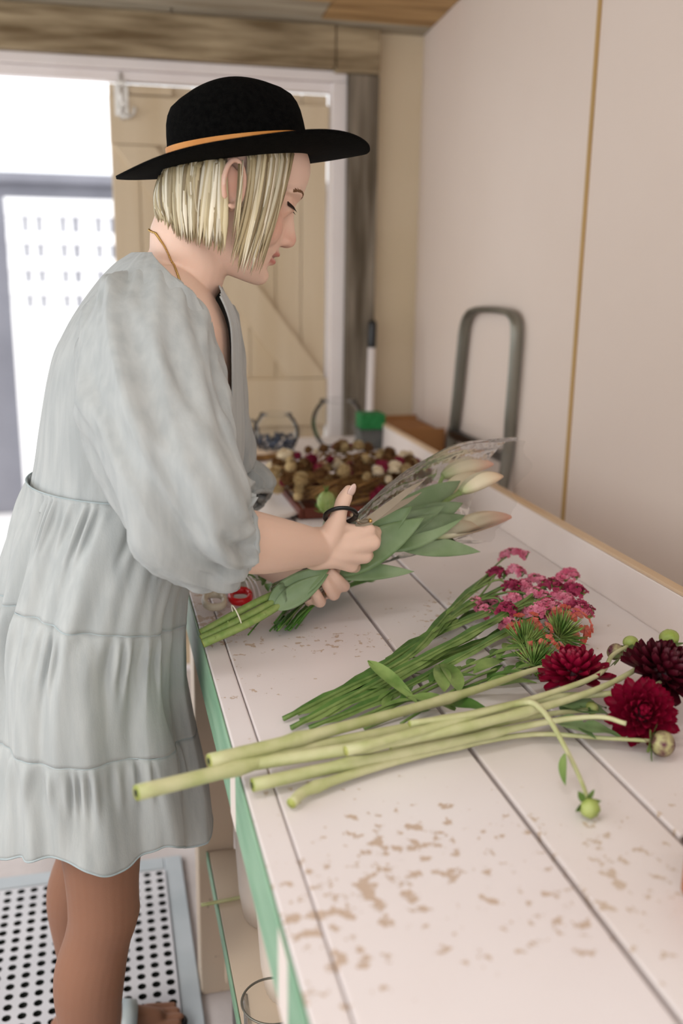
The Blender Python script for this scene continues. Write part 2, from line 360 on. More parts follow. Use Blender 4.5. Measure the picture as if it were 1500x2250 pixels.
xs = [fx0] + gx; xs2 = [(xs[i], xs[i+1]) for i in range(0, len(xs) - 1, 2)] + [(gx[-1], gx[-1] + .1), (gx[-1] + .13, gx[-1] + .18), (gx[-1] + .21, fx1)]
for a, b in xs2: MB().box((a, FY + .002, -.03), (b, FY + .022, zs[0] - .004)).build('slat', M_WHITEOUT, fn, False, bevel=.003)
pill = MB().box((P(0, 480, 6.3).x - .5, 6.2, -.03), (P(22, 480, 6.3).x, 6.4, P(0, 437, 6.3).z)).build('rendered_pier', M_GREYOUT, None, False, bevel=.01)
tag(pill, 'pale grey rendered pier at the end of the slotted fence', 'pier')

# ------------------------------------------------------------------ workbench
XF, XG = .135, .86
BY0, BY1 = .12, 3.2
bench = thing('workbench', 'long plank workbench with chipped white paint and green front edge', 'workbench', (.5, 1.6, 0))
cuts = [XF, .168, .418, .561, XG]
TH = .032
for i in range(4):
    g = .0035 if i in (1, 2) else .0022
    a = cuts[i] + (g if i else 0); b = cuts[i+1] - (g if i < 3 else 0)
    if i == 0: b = cuts[1] - .0006; 
    if i == 1: a = cuts[1] + .0006
    pbox('plank', (a, BY0, B - TH), (b, BY1, B - (.0012 if i == 2 else 0)), M_TOP if i < 2 else M_TOP2, bench, .0025)
pbox('underframe', (XF + .02, BY0 + .01, B - TH - .05), (XG, BY1 - .01, B - TH - .002), M_DARK, bench, 0)
fs = pbox('front_trim', (XF - .004, BY0, .846), (XF - .0004, BY1, B - .001), M_GREEN, bench, .003)
for yy in (1.02, .69): pbox('tape_patch', (XF - .0046, yy, .846), (XF - .0041, yy + .045, B - .002), M_UPST, fs, 0)
up_ = pbox('upstand', (XG + .001, BY0, B - TH), (XG + .02, BY1, B + .078), M_UPST, bench, .002)
pbox('upstand_edge', (XG + .001, BY0, B + .0785), (XG + .0205, BY1, B + .084), M_RAWEDGE, up_, .001)
for yy in (.2, 1.75, 3.08):
    pbox('leg', (XF + .012, yy, 0), (XF + .085, yy + .075, B - TH - .051), M_SHELF, bench, .003)
    pbox('leg', (XG - .08, yy, 0), (XG, yy + .075, B - TH - .051), M_SHELF, bench, .003)
SZ, SX = .345, .163
pbox('end_panel', (XF + .09, 1.765, .36), (XG - .085, 1.79, B - TH - .052), M_SHELF, bench, .002)
sh = pbox('shelf', (SX + .004, BY0 + .02, SZ - .022), (XG - .09, 1.745, SZ), M_SHELF, bench, .002)
pbox('shelf_edge', (SX, BY0 + .02, SZ - .026), (SX + .0035, 1.745, SZ + .001), M_GREEN, sh, .001)
pbox('lower_panel', (SX + .03, 1.70, .06), (XG - .09, 1.72, SZ - .027), M_SHELF, bench, .002)

# perforated mat
mx0, mx1, my0, my1, pit = -.62, .10, 1.02, 2.2, .03
fm = thing('floor_mat', 'pale grey perforated floor mat with rows of round holes', 'mat', (-.25, 1.6, 0))
m_ = MB(); mh = MB(); NX, NY = round((mx1 - mx0)/pit), round((my1 - my0)/pit); ZT = .016
for i in range(NX):
    for j in range(NY):
        cx_, cy_ = mx0 + (i+.5)*pit, my0 + (j+.5)*pit; h = pit/2; r = .0096
        out = [(h*max(-1, min(1, 1.4142*math.cos(a))), h*max(-1, min(1, 1.4142*math.sin(a)))) for a in [PI/4*q for q in range(8)]]
        inn = [(r*math.cos(PI/4*q), r*math.sin(PI/4*q)) for q in range(8)]
        i0 = m_.addv([(cx_+a, cy_+b, ZT) for a, b in out] + [(cx_+a, cy_+b, ZT) for a, b in inn])
        k0 = mh.addv([(cx_+a, cy_+b, ZT - .001) for a, b in inn] + [(cx_+a*.86, cy_+b*.86, .0031) for a, b in inn])
        for q in range(8):
            q2 = (q+1) % 8; m_.f += [(i0+q, i0+q2, i0+8+q2, i0+8+q)]; mh.f += [(k0+q, k0+q2, k0+8+q2, k0+8+q)]
m_.build('perforated_sheet', M_MAT, fm, False); tag(mh.build('hole_cups', M_DARK, fm, False), kind='stuff')
pbox('backing', (mx0, my0, .0005), (mx1, my1, .003), M_DARK, fm, 0)
bd = MB().box((mx1 + .001, my0 - .05, .001), (mx1 + .045, my1 + .05, .012)).box((mx0 - .05, my1 + .001, .001), (mx1 + .0005, my1 + .05, .012)).box((mx0 - .05, my0 - .05, .001), (mx0 - .001, my1, .012)).box((mx0, my0 - .05, .001), (mx1, my0 - .001, .012))
bd.build('border', M_MATB, fm, False, bevel=.003)

# ceiling lamps of the room, behind the camera
def batten_lamp(x, y, watt, lab):
    z = 2.262 + (YB - y)*slope - .012
    t = thing('ceiling_lamp', lab, 'lamp', (x, y, z), 'ceiling lamps')
    MB().box((x - .6, y - .07, z - .05), (x + .6, y + .07, z)).build('housing', M_FRAME, t, False, bevel=.01)
    d = bpy.data.lights.new('lamp_light', 'AREA'); d.shape = 'RECTANGLE'; d.size = 1.15; d.size_y = .11; d.energy = watt; d.color = (1.0, .97, .94)
    o = bpy.data.objects.new('lamp_light', d); col.objects.link(o); o.location = (x, y, z - .052); setparent(o, t)
LAMP_W = 7
batten_lamp(-.25, .55, LAMP_W, 'white linear ceiling lamp nearer the plank door'); batten_lamp(-.25, -.75, LAMP_W, 'white linear ceiling lamp farther from the plank door')

# ------------------------------------------------------------------ the florist
person = thing('person', 'person in pale blue tiered dress and black hat trimming wrapped lilies at the bench', 'person', (-.05, 1.5, 0))
YH = 1.485                                   # middle plane of the head
O = P(500, 425, YH)                          # ear
tl = math.radians(20); HU = V((math.cos(tl), 0, -math.sin(tl))); HV = V((math.sin(tl), 0, math.cos(tl))); HW = V((0, -1, 0))   # forward, up, towards camera
def H(u, v, w=0): return O + HU*u + HV*v + HW*w
body = MB()
prof = [(-.109, .080, .025, .018), (-.105, .0865, .012, .026), (-.098, .0915, -.005, .036), (-.089, .0935, -.02, .045), (-.079, .0915, -.035, .0515), (-.068, .0930, -.045, .0555), (-.058, .0955, -.055, .058), (-.048, .0965, -.065, .061), (-.03, .0950, -.078, .066),
        (-.012, .0930, -.09, .0695), (.006, .0945, -.096, .072), (.02, .0985, -.098, .073), (.034, .1035, -.1, .0735), (.05, .1050, -.1, .074), (.07, .1040, -.1, .074), (.088, .096, -.096, .069), (.104, .078, -.08, .056), (.114, .045, -.05, .032)]
R = []
for row in cr(prof, 46):
    v, uf, ub, W = row; uc = (uf*.35 + ub*.65); ring = []
    for j in range(48):
        a = 2*PI*j/48; c, s_ = math.cos(a), math.sin(a)
        ex = 2/2.25 if c > 0 else 1.0
        cc = math.copysign(abs(c)**ex, c); ss = math.copysign(abs(s_)**(2/2.25 if c > 0 else 1), s_)
        L = (uf - uc) if c > 0 else (uc - ub)
        ring.append(H(uc + L*cc, v, W*ss))
    R.append(ring)
body.rings(R)
# nose
R = []
for v, u, wd, back in ((.024, .1005, .007, .085), (.012, .1015, .0075, .083), (0, .1055, .008, .083), (-.012, .1115, .0095, .083), (-.021, .117, .012, .082), (-.028, .1190, .0145, .082), (-.034, .1180, .0155, .083), (-.039, .1140, .0145, .085), (-.0425, .1075, .012, .087)):
    R.append([H(back + (u-back)*max(0, math.cos(a))**.7 if math.cos(a) > 0 else back - .004, v, wd*math.sin(a)*(1.15 if math.cos(a) < .4 else 1)) for a in [2*PI*j/20 for j in range(20)]])
body.rings(R)
for sgn in (1, -1): body.ball(H(.1015, -.0335, sgn*.0125), .0075, 12, 8, (1.25, .75, .85))      # alae
# lips (parted) and chin
for v, u, r1_, ln in ((-.0555, .0975, .0058, .021), (-.0680, .0945, .0062, .019)):
    body.tube([H(u - .012*(q/3)**2 - .0, v - (.0015 if v > -.06 else -.0035)*(abs(q)/3)**2, ln*q/3) for q in (-3, -2, -1, 0, 1, 2, 3)], [r1_*k for k in (.35, .7, .95, 1, .95, .7, .35)], 10, round_ends=True)
body.ball(H(.081, -.093, 0), .0165, 14, 10, (1, 1.2, .95))
# eyeball + lids
for sgn in (1, -1): body.ball(H(.0815, .0095, sgn*.031), .0142, 14, 10)
for sgn in (1, -1): body.tube([H(.0955, .026, sgn*.012), H(.0975, .0355, sgn*.024), H(.090, .037, sgn*.038), H(.074, .031, sgn*.052)], [.006, .0065, .0065, .005], 8, round_ends=True)   # brow bone
# cheek
for sgn in (1, -1): body.ball(H(.060, -.024, sgn*.036), .0265, 14, 10, (1.05, 1.0, 1.25))
# ears
for sgn in (1, -1):
    ear = [H(.008*math.cos(a)*1.35 - .004 - .010*math.sin(a)*.4, .006 + .0285*math.sin(a), sgn*(.0745 + .006*(1 - math.cos(a)))) for a in [2*PI*i/20 for i in range(21)]]
    ear = [H(-.005 + .0155*math.cos(a) - .006*math.sin(a), .006 + .030*math.sin(a), sgn*(.083 + .007*(1 - math.cos(a)*1.0))) for a in [PI*(-.55) + 2*PI*.9*i/22 for i in range(23)]]
    body.tube(ear, [.0045]*23, 8, round_ends=True)
    body.ball(H(-.008, .004, sgn*.0785), .019, 14, 10, (.75, .35, 1.45))
    body.ball(H(.002, -.022, sgn*.0765), .0075, 10, 8, (1, .6, 1.2))
# neck and trunk
neck0, neck1 = H(-.028, -.035), P(372, 640, YH + .012)
body.tube(path([neck0, H(-.034, -.085), (neck0 + neck1)/2 + V((.008, 0, -.02)), neck1, P(350, 720, 1.5)], 14), [.056, .055, .055, .055, .055, .055, .055, .056, .058, .061, .066, .072, .078, .08], 24)
YC = 1.50
rows = [  # photo row, left and right outline of the dress in the middle plane, half width
    (556, 292, 388, .072), (566, 276, 410, .096), (580, 255, 436, .124), (600, 234, 456, .150), (625, 212, 478, .170), (660, 186, 500, .182), (700, 160, 515, .188), (740, 138, 520, .188), (780, 118, 522, .186), (850, 100, 526, .178), (930, 88, 530, .170), (1000, 80, 528, .165), (1050, 70, 515, .163), (1088, 60, 500, .165)]
def ringrow(py, L, Rr, hw):
    a, b = P(L, py, YC), P(Rr, py, YC); return [(a.z + b.z)/2, (a.x + b.x)/2, (b.x - a.x)/2, hw]
RB = [ringrow(*r) for r in rows]
def sup(a, e): c, s_ = math.cos(a), math.sin(a); return math.copysign(abs(c)**e, c), math.copysign(abs(s_)**e, s_)
R = []
for z, cx_, rx, ry in cr(RB[1:], 20):
    R.append([V((cx_ + (rx - .013)*sup(a, .95)[0], YC + (ry - .016)*sup(a, .95)[1], z - .010)) for a in [2*PI*j/40 for j in range(40)]])
zw, cw, rw, yw = RB[-1]
for z, cx_, rx, ry in ((1.08, .0, .13, .17), (.98, -.03, .125, .18), (.88, -.035, .115, .18), (.80, -.035, .10, .165)):
    R.append([V((cx_ + rx*math.cos(a), YC + ry*math.sin(a), z)) for a in [2*PI*j/40 for j in range(40)]])
body.rings(R)
# arms
def limb(pts, n=24, seg=22, flat=1.0, up=None): 
    rows_ = cr([(*p, r) for p, r in pts], n); body.tube([V(q[:3]) for q in rows_], [q[3] for q in rows_], seg, flat, up, round_ends=True)
shR, elR, wrR = P(325, 690, 1.375), P(432, 1185, 1.26), P(698, 1203, 1.405)
shL, elL, wrL = P(400, 720, 1.63), P(455, 1130, 1.72), P(648, 1270, 1.53)
def lerp(a, b, t): return V(a)*(1-t) + V(b)*t
limb([(shR, .048), (lerp(shR, elR, .3), .052), (lerp(shR, elR, .7), .045), (elR, .042), (lerp(elR, wrR, .22) + V((0, 0, .004)), .0465), (lerp(elR, wrR, .5), .0445), (lerp(elR, wrR, .8), .0355), (wrR, .0285)], 30)
limb([(shL, .048), (lerp(shL, elL, .3), .052), (lerp(shL, elL, .7), .045), (elL, .041), (lerp(elL, wrL, .22), .0435), (lerp(elL, wrL, .55), .039), (lerp(elL, wrL, .85), .030), (wrL, .0265)], 30)
# legs
for (hip, knee, ank, hy) in ((V((-.03, 1.415, .86)), V((-.035, 1.385, .50)), V((-.075, 1.405, .095)), 1), (V((-.03, 1.585, .86)), V((-.056, 1.60, .50)), V((-.095, 1.655, .10)), -1)):
    limb([(hip, .085), (lerp(hip, knee, .45), .073), (lerp(hip, knee, .82), .058), (knee, .0555), (lerp(knee, ank, .12) + V((-.006, 0, 0)), .052), (lerp(knee, ank, .32) + V((-.016, 0, 0)), .0565), (lerp(knee, ank, .6) + V((-.008, 0, 0)), .046), (lerp(knee, ank, .88), .032), (ank, .033)], 40, 26)
    body.ball(knee + V((.022, 0, .005)), .04, 14, 10, (.9, .95, 1.2))
    h = ank + V((-.03, 0, 0)); h.z = .058
    limb([(h, .030), (V((ank.x + .02, ank.y, .062)), .034), (V((ank.x + .09, ank.y - hy*.006, .046)), .03), (V((ank.x + .14, ank.y - hy*.01, .036)), .022)], 14, 16)
    for q in range(5):
        yy = ank.y - hy*.01 + (q - 2)*.0165; L = .185 + .02*(1 if q*hy > 2 else .3) - .006*abs(q - 2)
        limb([(V((ank.x + .125, yy, .034)), .0105), (V((ank.x + L, yy, .030)), .0085)], 5, 10)
nails = []
# right hand: back of the hand to the camera, fingers closed on the far side, thumb up through the scissor loop
mcp = [(P(808, 1166, 1.405), .0128), (P(818, 1193, 1.400), .0135), (P(801, 1222, 1.402), .0128), (P(772, 1243, 1.408), .0118)]
for i, (m0, r) in enumerate(mcp):
    limb([(wrR + V((-.005, 0, .012 - .009*i)), .0215), (lerp(wrR, m0, .5) + V((0, -.003, 0)), .0185), (m0, r)], 10, 16)
    k = (1, 1.08, 1.0, .8)[i]
    p1 = m0 + V((.014, .036*k, -.004 - .003*i)); p2 = p1 + V((-.024*k, .012, -.004)); p3 = p2 + V((-.017*k, -.008, 0))
    if i == 0: p1 = m0 + V((.021, .030, -.012)); p2 = p1 + V((-.012, .022, -.006)); p3 = p2 + V((-.018, .006, 0))
    limb([(m0, r*.95), (lerp(m0, p1, .5), r*.80), (p1, r*.84), (lerp(p1, p2, .5), r*.72), (p2, r*.74), (p3, r*.62)], 16, 14)
body.ball(lerp(wrR, mcp[1][0], .55), .03, 16, 12, (1.3, .55, 1.0))
tb = [P(722, 1185, 1.398), P(742, 1140, 1.392), P(752, 1106, 1.390), P(766, 1076, 1.392)]
limb([(lerp(wrR, tb[0], .4), .021), (tb[0], .0205), (lerp(tb[0], tb[1], .6), .0165), (tb[1], .0138), (lerp(tb[1], tb[2], .5), .0116), (tb[2], .0120), (lerp(tb[2], tb[3], .5), .0112), (tb[3], .0082)], 22, 16)
limb([(tb[1] + V((.002, 0, -.012)), .010), (lerp(tb[1], mcp[0][0], .5) + V((-.004, 0, -.006)), .0085), (mcp[0][0], .010)], 8, 12)   # web
# left hand: fingers come round below the stems towards the camera
lm = [P(748, 1266, 1.505), P(722, 1278, 1.507), P(697, 1286, 1.507), P(674, 1290, 1.505)]
lp = [P(756, 1288, 1.452), P(733, 1306, 1.447), P(703, 1323, 1.45), P(680, 1322, 1.462)]
ld = [P(741, 1272, 1.425), P(719, 1284, 1.420), P(695, 1307, 1.426), P(672, 1308, 1.44)]
lt = [P(728, 1256, 1.420), P(706, 1262, 1.416), P(688, 1292, 1.422), P(664, 1296, 1.436)]
for i in range(4):
    r = (.0098, .0105, .0098, .0088)[i]
    limb([(wrL, .021), (lerp(wrL, lm[i], .55), .016), (lm[i], .0125)], 9, 14)
    limb([(lm[i], r*1.1), (lerp(lm[i], lp[i], .5) + V((0, 0, -.003)), r*.98), (lp[i], r*1.02), (ld[i], r*.92), (lt[i], r*.72)], 18, 14)
limb([(wrL, .018), (P(690, 1258, 1.50), .015), (P(722, 1240, 1.478), .011), (P(748, 1226, 1.462), .0085)], 14, 14)
body.ball(lerp(wrL, lm[1], .6), .028, 14, 10, (1.2, .6, .9))

tmp = bpy.data.meshes.new('tmp'); tmp.from_pydata(body.v, [], body.f); tmp.update()
bm = bmesh.new(); bm.from_mesh(tmp); bmesh.ops.recalc_face_normals(bm, faces=bm.faces); bm.to_mesh(tmp); bm.free()
to = bpy.data.objects.new('tmp', tmp); col.objects.link(to)
r_ = to.modifiers.new('r', 'REMESH'); r_.mode = 'VOXEL'; r_.voxel_size = .0026
s_ = to.modifiers.new('s', 'SMOOTH'); s_.factor = .5; s_.iterations = 9
dg = bpy.context.evaluated_depsgraph_get(); dg.update()
skin = bpy.data.meshes.new_from_object(to.evaluated_get(dg)); bpy.data.objects.remove(to)
skin.name = 'body'; skin.materials.clear()
nv = len(skin.vertices); co = np.empty(nv*3); skin.vertices.foreach_get('co', co); co = co.reshape(-1, 3)
def tohead(c):
    d = c - np.array(O); return d @ np.array(HU), d @ np.array(HV), d @ np.array(HW)
hu, hv, hw = tohead(co)
ho = np.array(HU)
# eye sockets, crease at the lid, nostrils, mouth corner
ish = (np.abs(hv) < .13) & (np.abs(hu) < .14) & (np.abs(hw) < .1)
dsp = np.zeros(nv)
aw = np.abs(hw)
g = lambda a, b, s: np.exp(-((a - b)/s)**2)
dsp -= .0035*g(hv, .0245, .0035)*g(aw, .031, .014)*(hu > .05)
dsp -= .0030*g(hv, .002, .004)*g(aw, .029, .013)*(hu > .05)
dsp -= .005*g(hv, -.0430, .0032)*g(aw, .0065, .0038)*(hu > .085)
dsp -= .0065*g(hv, -.0612, .0026)*g(aw, 0, .019)*(hu > .07)
dsp -= .0028*g(hv, -.0785, .0055)*g(aw, 0, .02)*(hu > .07)
dsp -= .002*g(hv, -.046, .004)*g(aw, 0, .004)*(hu > .08)
co = co + (dsp*ish)[:, None]*ho[None, :]
skin.vertices.foreach_set('co', co.ravel())
sk = np.array(lin('E6C4B0')[:3]); tone = np.tile(sk, (nv, 1))
def blend(mask, c): 
    global tone
    cc = np.array(lin(c)[:3]); tone = tone*(1 - mask[:, None]) + cc[None, :]*mask[:, None]
blend(.55*g(hv, -.02, .026)*g(aw, .05, .03)*g(hu, .07, .035)*ish, 'D08A72')
blend(.5*g(hv, -.03, .012)*g(aw, 0, .018)*(hu > .095)*ish, 'CF8470')
lipm = np.clip(g(hv, -.0560, .0042) + g(hv, -.0680, .0046), 0, 1)*(aw < .0225)*(hu > .078)*ish
blend(.85*lipm, 'B9605A')
blend(.9*g(hv, -.0612, .0014)*(aw < .021)*(hu > .074)*ish, '6E2F2A')
blend(.9*g(hv, -.0430, .0028)*g(aw, .0065, .0032)*(hu > .09)*ish, '6A2018')
blend(.35*g(hv, .012, .012)*g(aw, .033, .016)*(hu > .06)*ish, 'B98766')
blend(.5*g(hu, -.006, .02)*g(hv, .004, .03)*(aw > .074)*ish, 'CE8468')
leg_tan_shade = np.clip((.86 - co[:, 2])/.2, 0, 1)*(np.abs(co[:, 1] - 1.5) < .3)*(co[:, 0] < .16)*(co[:, 2] < .86)
blend(.9*leg_tan_shade, '7F523A')  # legs darkened: a little tan, plus shade under the dress put into the colour
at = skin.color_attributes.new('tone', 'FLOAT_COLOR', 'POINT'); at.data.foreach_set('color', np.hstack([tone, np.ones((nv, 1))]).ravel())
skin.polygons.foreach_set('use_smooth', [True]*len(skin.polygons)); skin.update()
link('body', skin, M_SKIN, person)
# nails
def nail(name, tip, axis, out, wd=.0052, ln=.0075):
    axis = V(axis).normalized(); out = V(out); out = (out - axis*out.dot(axis)).normalized(); sd = axis.cross(out); m = MB(); R = []
    for t in range(7):
        a = t/6; ww = wd*(.75 + .25*math.sin(PI*min(1, a*1.3))) * (1 if a < .8 else math.sqrt(max(.05, 1 - ((a-.8)/.21)**2)))
        R.append([V(tip) + axis*(ln*(2*a - 1)) + sd*(ww*q) + out*(.0016*(1 - q*q) - .0012*(a-.5)**2*4) for q in (-1, -.6, -.2, .2, .6, 1)])
    m.rings(R, False, False, closed=False); o = m.build(name, M_NAIL, person); sm = o.modifiers.new('s', 'SOLIDIFY'); sm.thickness = .0009
ax = (tb[3] - tb[2]).normalized()
nail('thumb_nail', tb[3] + ax*.0005 + V((.0035, -.0082, .001)), ax, V((.45, -1, .1)), .0068, .0098)
nail('finger_nail', lt[2] + V((-.004, -.0065, .002)), lt[2] - ld[2], V((-.5, -1, .2)), .0048, .006)
# brow, lashes
from mathutils.bvhtree import BVHTree
bvh = BVHTree.FromPolygons([tuple(c) for c in co], [tuple(p.vertices) for p in skin.polygons])
def HP(x, y): d = P(x, y, YH) - O; return d.dot(HU), d.dot(HV)
def onskin(u, v, sgn=1, off=0):
    hit = bvh.ray_cast(H(u, v, sgn*.14), HW*-sgn)
    return hit[0] + HW*sgn*off if hit[0] else None
for sgn in (1, -1):
    m = MB(); bp_ = cr([HP(x, y) for x, y in ((633, 427), (644, 425.5), (655, 427), (659.5, 433), (657, 438))], 41)
    for i in range(260):
        t = rnd(); u, v = bp_[int(t*40)]; p = onskin(u - .0015, v + random.uniform(-.0020, .0014)*(.5 + t), sgn, .0003)
        if p is None: continue
        d = HU*-.75 + HV*(.25 + .3*rnd()); m.tube([p, p + d*.003 + HW*sgn*.0008, p + d*.006], [.00055, .0005, .0001], 4)
    m.build('eyebrow', M_BROW, person)
    m = MB(); ls = []
    for u, v in cr([HP(x, y) for x, y in ((620, 447), (626, 452), (633, 458), (640, 464))], 24):
        p = onskin(u, v, sgn, .0004)
        if p is not None: ls.append(p)
    for i, p in enumerate(ls):
        t = i/len(ls); d = HU*(.15 + .7*t) - HV*(.85 - .35*t) + HW*sgn*(.5 - .25*t); m.tube([p, p + d*.004, p + d*.0075 + HW*sgn*.0012], [.0007, .0005, .0001], 4)
    m.tube(ls, .0009, 5); m.build('eyelashes', M_LASH, person)

# ---- hair: straight blonde bob, parts of it in front of and behind the ear
hair = MB()
blond = [lin(c)[:3] for c in ('C6B894', 'B3A27C', 'D6CBAE', '94825F', '7F6D4C', 'E0D7C0', 'A89875')]
def lateral(x):           # half width of the hair shell for a photo column
    t = (x - 505)/168.0; return .088*math.sqrt(max(0, 1 - t*t)) if abs(t) < 1 else 0
def lock(p0, p1, side, bulge, wdt, pull=0, lift=0):
    (x0, y0), (x1, y1) = p0, p1; pts = []; n = 11
    for k in range(n):
        t = k/(n-1); x = x0 + (x1-x0)*t + bulge*math.sin(PI*t**.8); y = y0 + (y1-y0)*t
        l = lateral(x) + lift + .006*math.sin(PI*t) - pull*t
        q = P(x, y, YH); pts.append(V((q.x, YH - side*l, q.z)))
    c = random.choice(blond); f = .8 + .35*rnd(); c = tuple(min(1, v*f) for v in c)
    r = [wdt*(.9 + .2*math.sin(3*k/(n-1))) * (1 if k < n-3 else (n-1-k)/3 + .06) for k in range(n)]
    hair.tube(pts, r, 6, .45, up=(0, 1, 0), cols=[c]*n)
def curve1(pts, t): k = cr(pts, 41)[int(round(t*40))]; return k[0], k[1]
rootB = [(350, 405), (372, 350), (415, 340), (455, 350), (476, 368)]; tipB = [(348, 488), (372, 512), (405, 530), (440, 545), (474, 556)]
rootF = [(522, 345), (555, 335), (590, 335), (628, 345)]; tipF = [(494, 586), (515, 596), (545, 600), (566, 560)]
for side in (1, -1):
    for i in range(230):
        t = rnd(); a = curve1(rootB, t); b = curve1(tipB, min(1, max(0, t + random.uniform(-.08, .08))))
        lock(a, (b[0] + random.uniform(-4, 4), b[1] + random.uniform(-22, 8)), side, -6*(1-t) + 5*t*0 + random.uniform(-4, 4), random.uniform(.0022, .0042), .004, random.uniform(-.008, .003))
    for i in range(85):
        t = rnd()**.9; a = curve1(rootF, t); b = curve1(tipF, min(1, max(0, t*.92 + random.uniform(-.06, .06))))
        lock(a, (b[0] + random.uniform(-5, 5), b[1] + random.uniform(-50, 6)), side, 6 + random.uniform(-3, 5), random.uniform(.0014, .0032), .012, random.uniform(-.009, .0))
    for i in range(8): lock((505 + 10*rnd(), 365), (488 + 12*rnd(), 500 + 60*rnd()), side, 2, .0009, 0, .002)
for i in range(70):       # middle of the back of the head
    lat = random.uniform(-.075, .075); k = math.sqrt(max(0, 1 - (lat/.09)**2)); x0 = 505 - 150*k; q = []
    for t_ in range(9):
        t = t_/8; y = 350 + (500 + 14*rnd() - 350)*t; x = x0 - 8*math.sin(PI*t) + 10*t*t; w_ = P(x, y, YH); q.append(V((w_.x, YH + lat*(1 + .08*math.sin(PI*t)), w_.z)))
    c = random.choice(blond); hair.tube(q, [.0045]*7 + [.003, .0004], 6, .5, cols=[c]*9)
cap = []                  # scalp under the locks
for row in cr([(372, 395, 470), (350, 385, 480), (330, 390, 470), (400, 372, 480)], 2): pass
for t in range(12):
    a = t/11; y = 330 + 185*a; xb = 362 - 10*math.sin(PI*a) + 26*a*a; xf = 486 - 30*a*a
    ring = []
    for j in range(24):
        an = PI*(.5 + j/23.0); cx_ = xf; x = cx_ + (cx_ - xb)*math.cos(an)*1.0; w_ = P(x, y, YH); ring.append(V((w_.x, YH - .076*math.sin(an)*(1 - .15*a), w_.z)))
    cap.append(ring)
hair.rings(cap, False, False, closed=False, cols=[blond[4]]*12)

# ---- hat
hat_c = (P(372, 366, YH) + P(676, 320, YH))/2 + V((0, 0, -.004))
ht = math.atan2(P(806, 352, YH).z - P(258, 410, YH).z, P(806, 352, YH).x - P(258, 410, YH).x)
RH = Matrix.Rotation(-ht, 3, 'Y') @ Matrix.Rotation(math.radians(-1.5), 3, 'X')
def HT(x, y, z): return hat_c + RH @ V((x, y, z))
lenX = (P(676, 320, YH) - P(372, 366, YH)).length/2; lenY = lenX*.80
hatR_ = (P(806, 352, YH) - P(258, 410, YH)).length/2; hcx = ((P(806, 352, YH) + P(258, 410, YH))/2 - hat_c).dot(RH @ V((1, 0, 0)))
hat = thing('hat_tmp', None, None, (0, 0, 0)); bpy.data.objects.remove(hat)
m = MB(); R = []
top = .122
for zf, kx, ky in ((-.006, 1.0, 1.0), (.01, .995, .995), (.03, .985, .985), (.05, .972, .965), (.07, .95, .94), (.085, .915, .90), (.098, .855, .84), (.107, .77, .74), (.113, .65, .6), (.116, .48, .42), (.115, .3, .24), (.113, .12, .1), (.112, .01, .01)):
    ring = []
    for j in range(64):
        a = 2*PI*j/64; x, y_ = lenX*kx*math.cos(a), lenY*ky*math.sin(a)
        z = zf*.86
        hump = .006*math.exp(-((x + .01)/.05)**2) - .014*max(0, x/lenX)**2 - .014*max(0, -x/lenX)**2
        z += hump*(max(0, zf)/.116)**2
        z -= .014*math.exp(-(y_/.026)**2 - ((x)/.075)**2)*(1 if zf > .1 else 0)*(1 - kx*.6)            # lengthwise crease
        pin = 1 - .10*math.exp(-((x - .055)/.035)**2)*max(0, min(1, (zf - .03)/.06))*abs(math.sin(a))   # front pinch
        ring.append(HT(x, y_*pin, z))
    R.append(ring)
m.rings(R, False, True); hat = m.build('hat', M_HAT, person); hat['label'] = 'black felted straw fedora hat'
m = MB(); R = []
for k in range(15):
    t = k/14; t2 = t if t < .5 else t
    ring = []
    for j in range(96):
        a = 2*PI*j/96; c, s_ = math.cos(a), math.sin(a)
        xi, yi = lenX*c*.985, lenY*s_*.985; xo, yo = hcx + hatR_*c, hatR_*.93*s_
        x, y_ = xi + (xo - xi)*t, yi + (yo - yi)*t
        z = -.004 + .010*t*t*s_*s_ - .006*t*t*c*c*(1 if c > 0 else .6) - .002*math.sin(PI*t) + .0016*math.sin(5*a)*t + .0055*t*t*max(0, -s_)*(.5 + 1.2*c)
        ring.append(HT(x, y_, z))
    R.append(ring)
m.rings(R, False, False); br = m.build('brim', M_HAT, hat); sm = br.modifiers.new('s', 'SOLIDIFY'); sm.thickness = .0035; sm.offset = 0
m = MB(); R = []
for z, k in ((.0, 1.004), (0, 1.016), (.024, 1.012), (.024, .99)):
    R.append([HT(lenX*k*math.cos(a), lenY*k*math.sin(a), z) for a in [2*PI*j/72 for j in range(72)]])
m.rings(R, False, False); m.build('hat_band', M_LEATHER, hat, smooth=False)
RHi = RH.transposed()                        # hair stays inside the crown
for i_, q_ in enumerate(hair.v):
    l_ = RHi @ (V(q_) - hat_c)
    if l_.z > -.005:
        e_ = math.hypot(l_.x/(lenX*.95), l_.y/(lenY*.95)); k_ = min(1, (l_.z + .005)/.004)
        if e_ > 1: l_.x *= 1 - k_*(1 - 1/e_); l_.y *= 1 - k_*(1 - 1/e_); hair.v[i_] = tuple(hat_c + RH @ l_)
hair.build('hair', M_HAIR, person, tone=True)

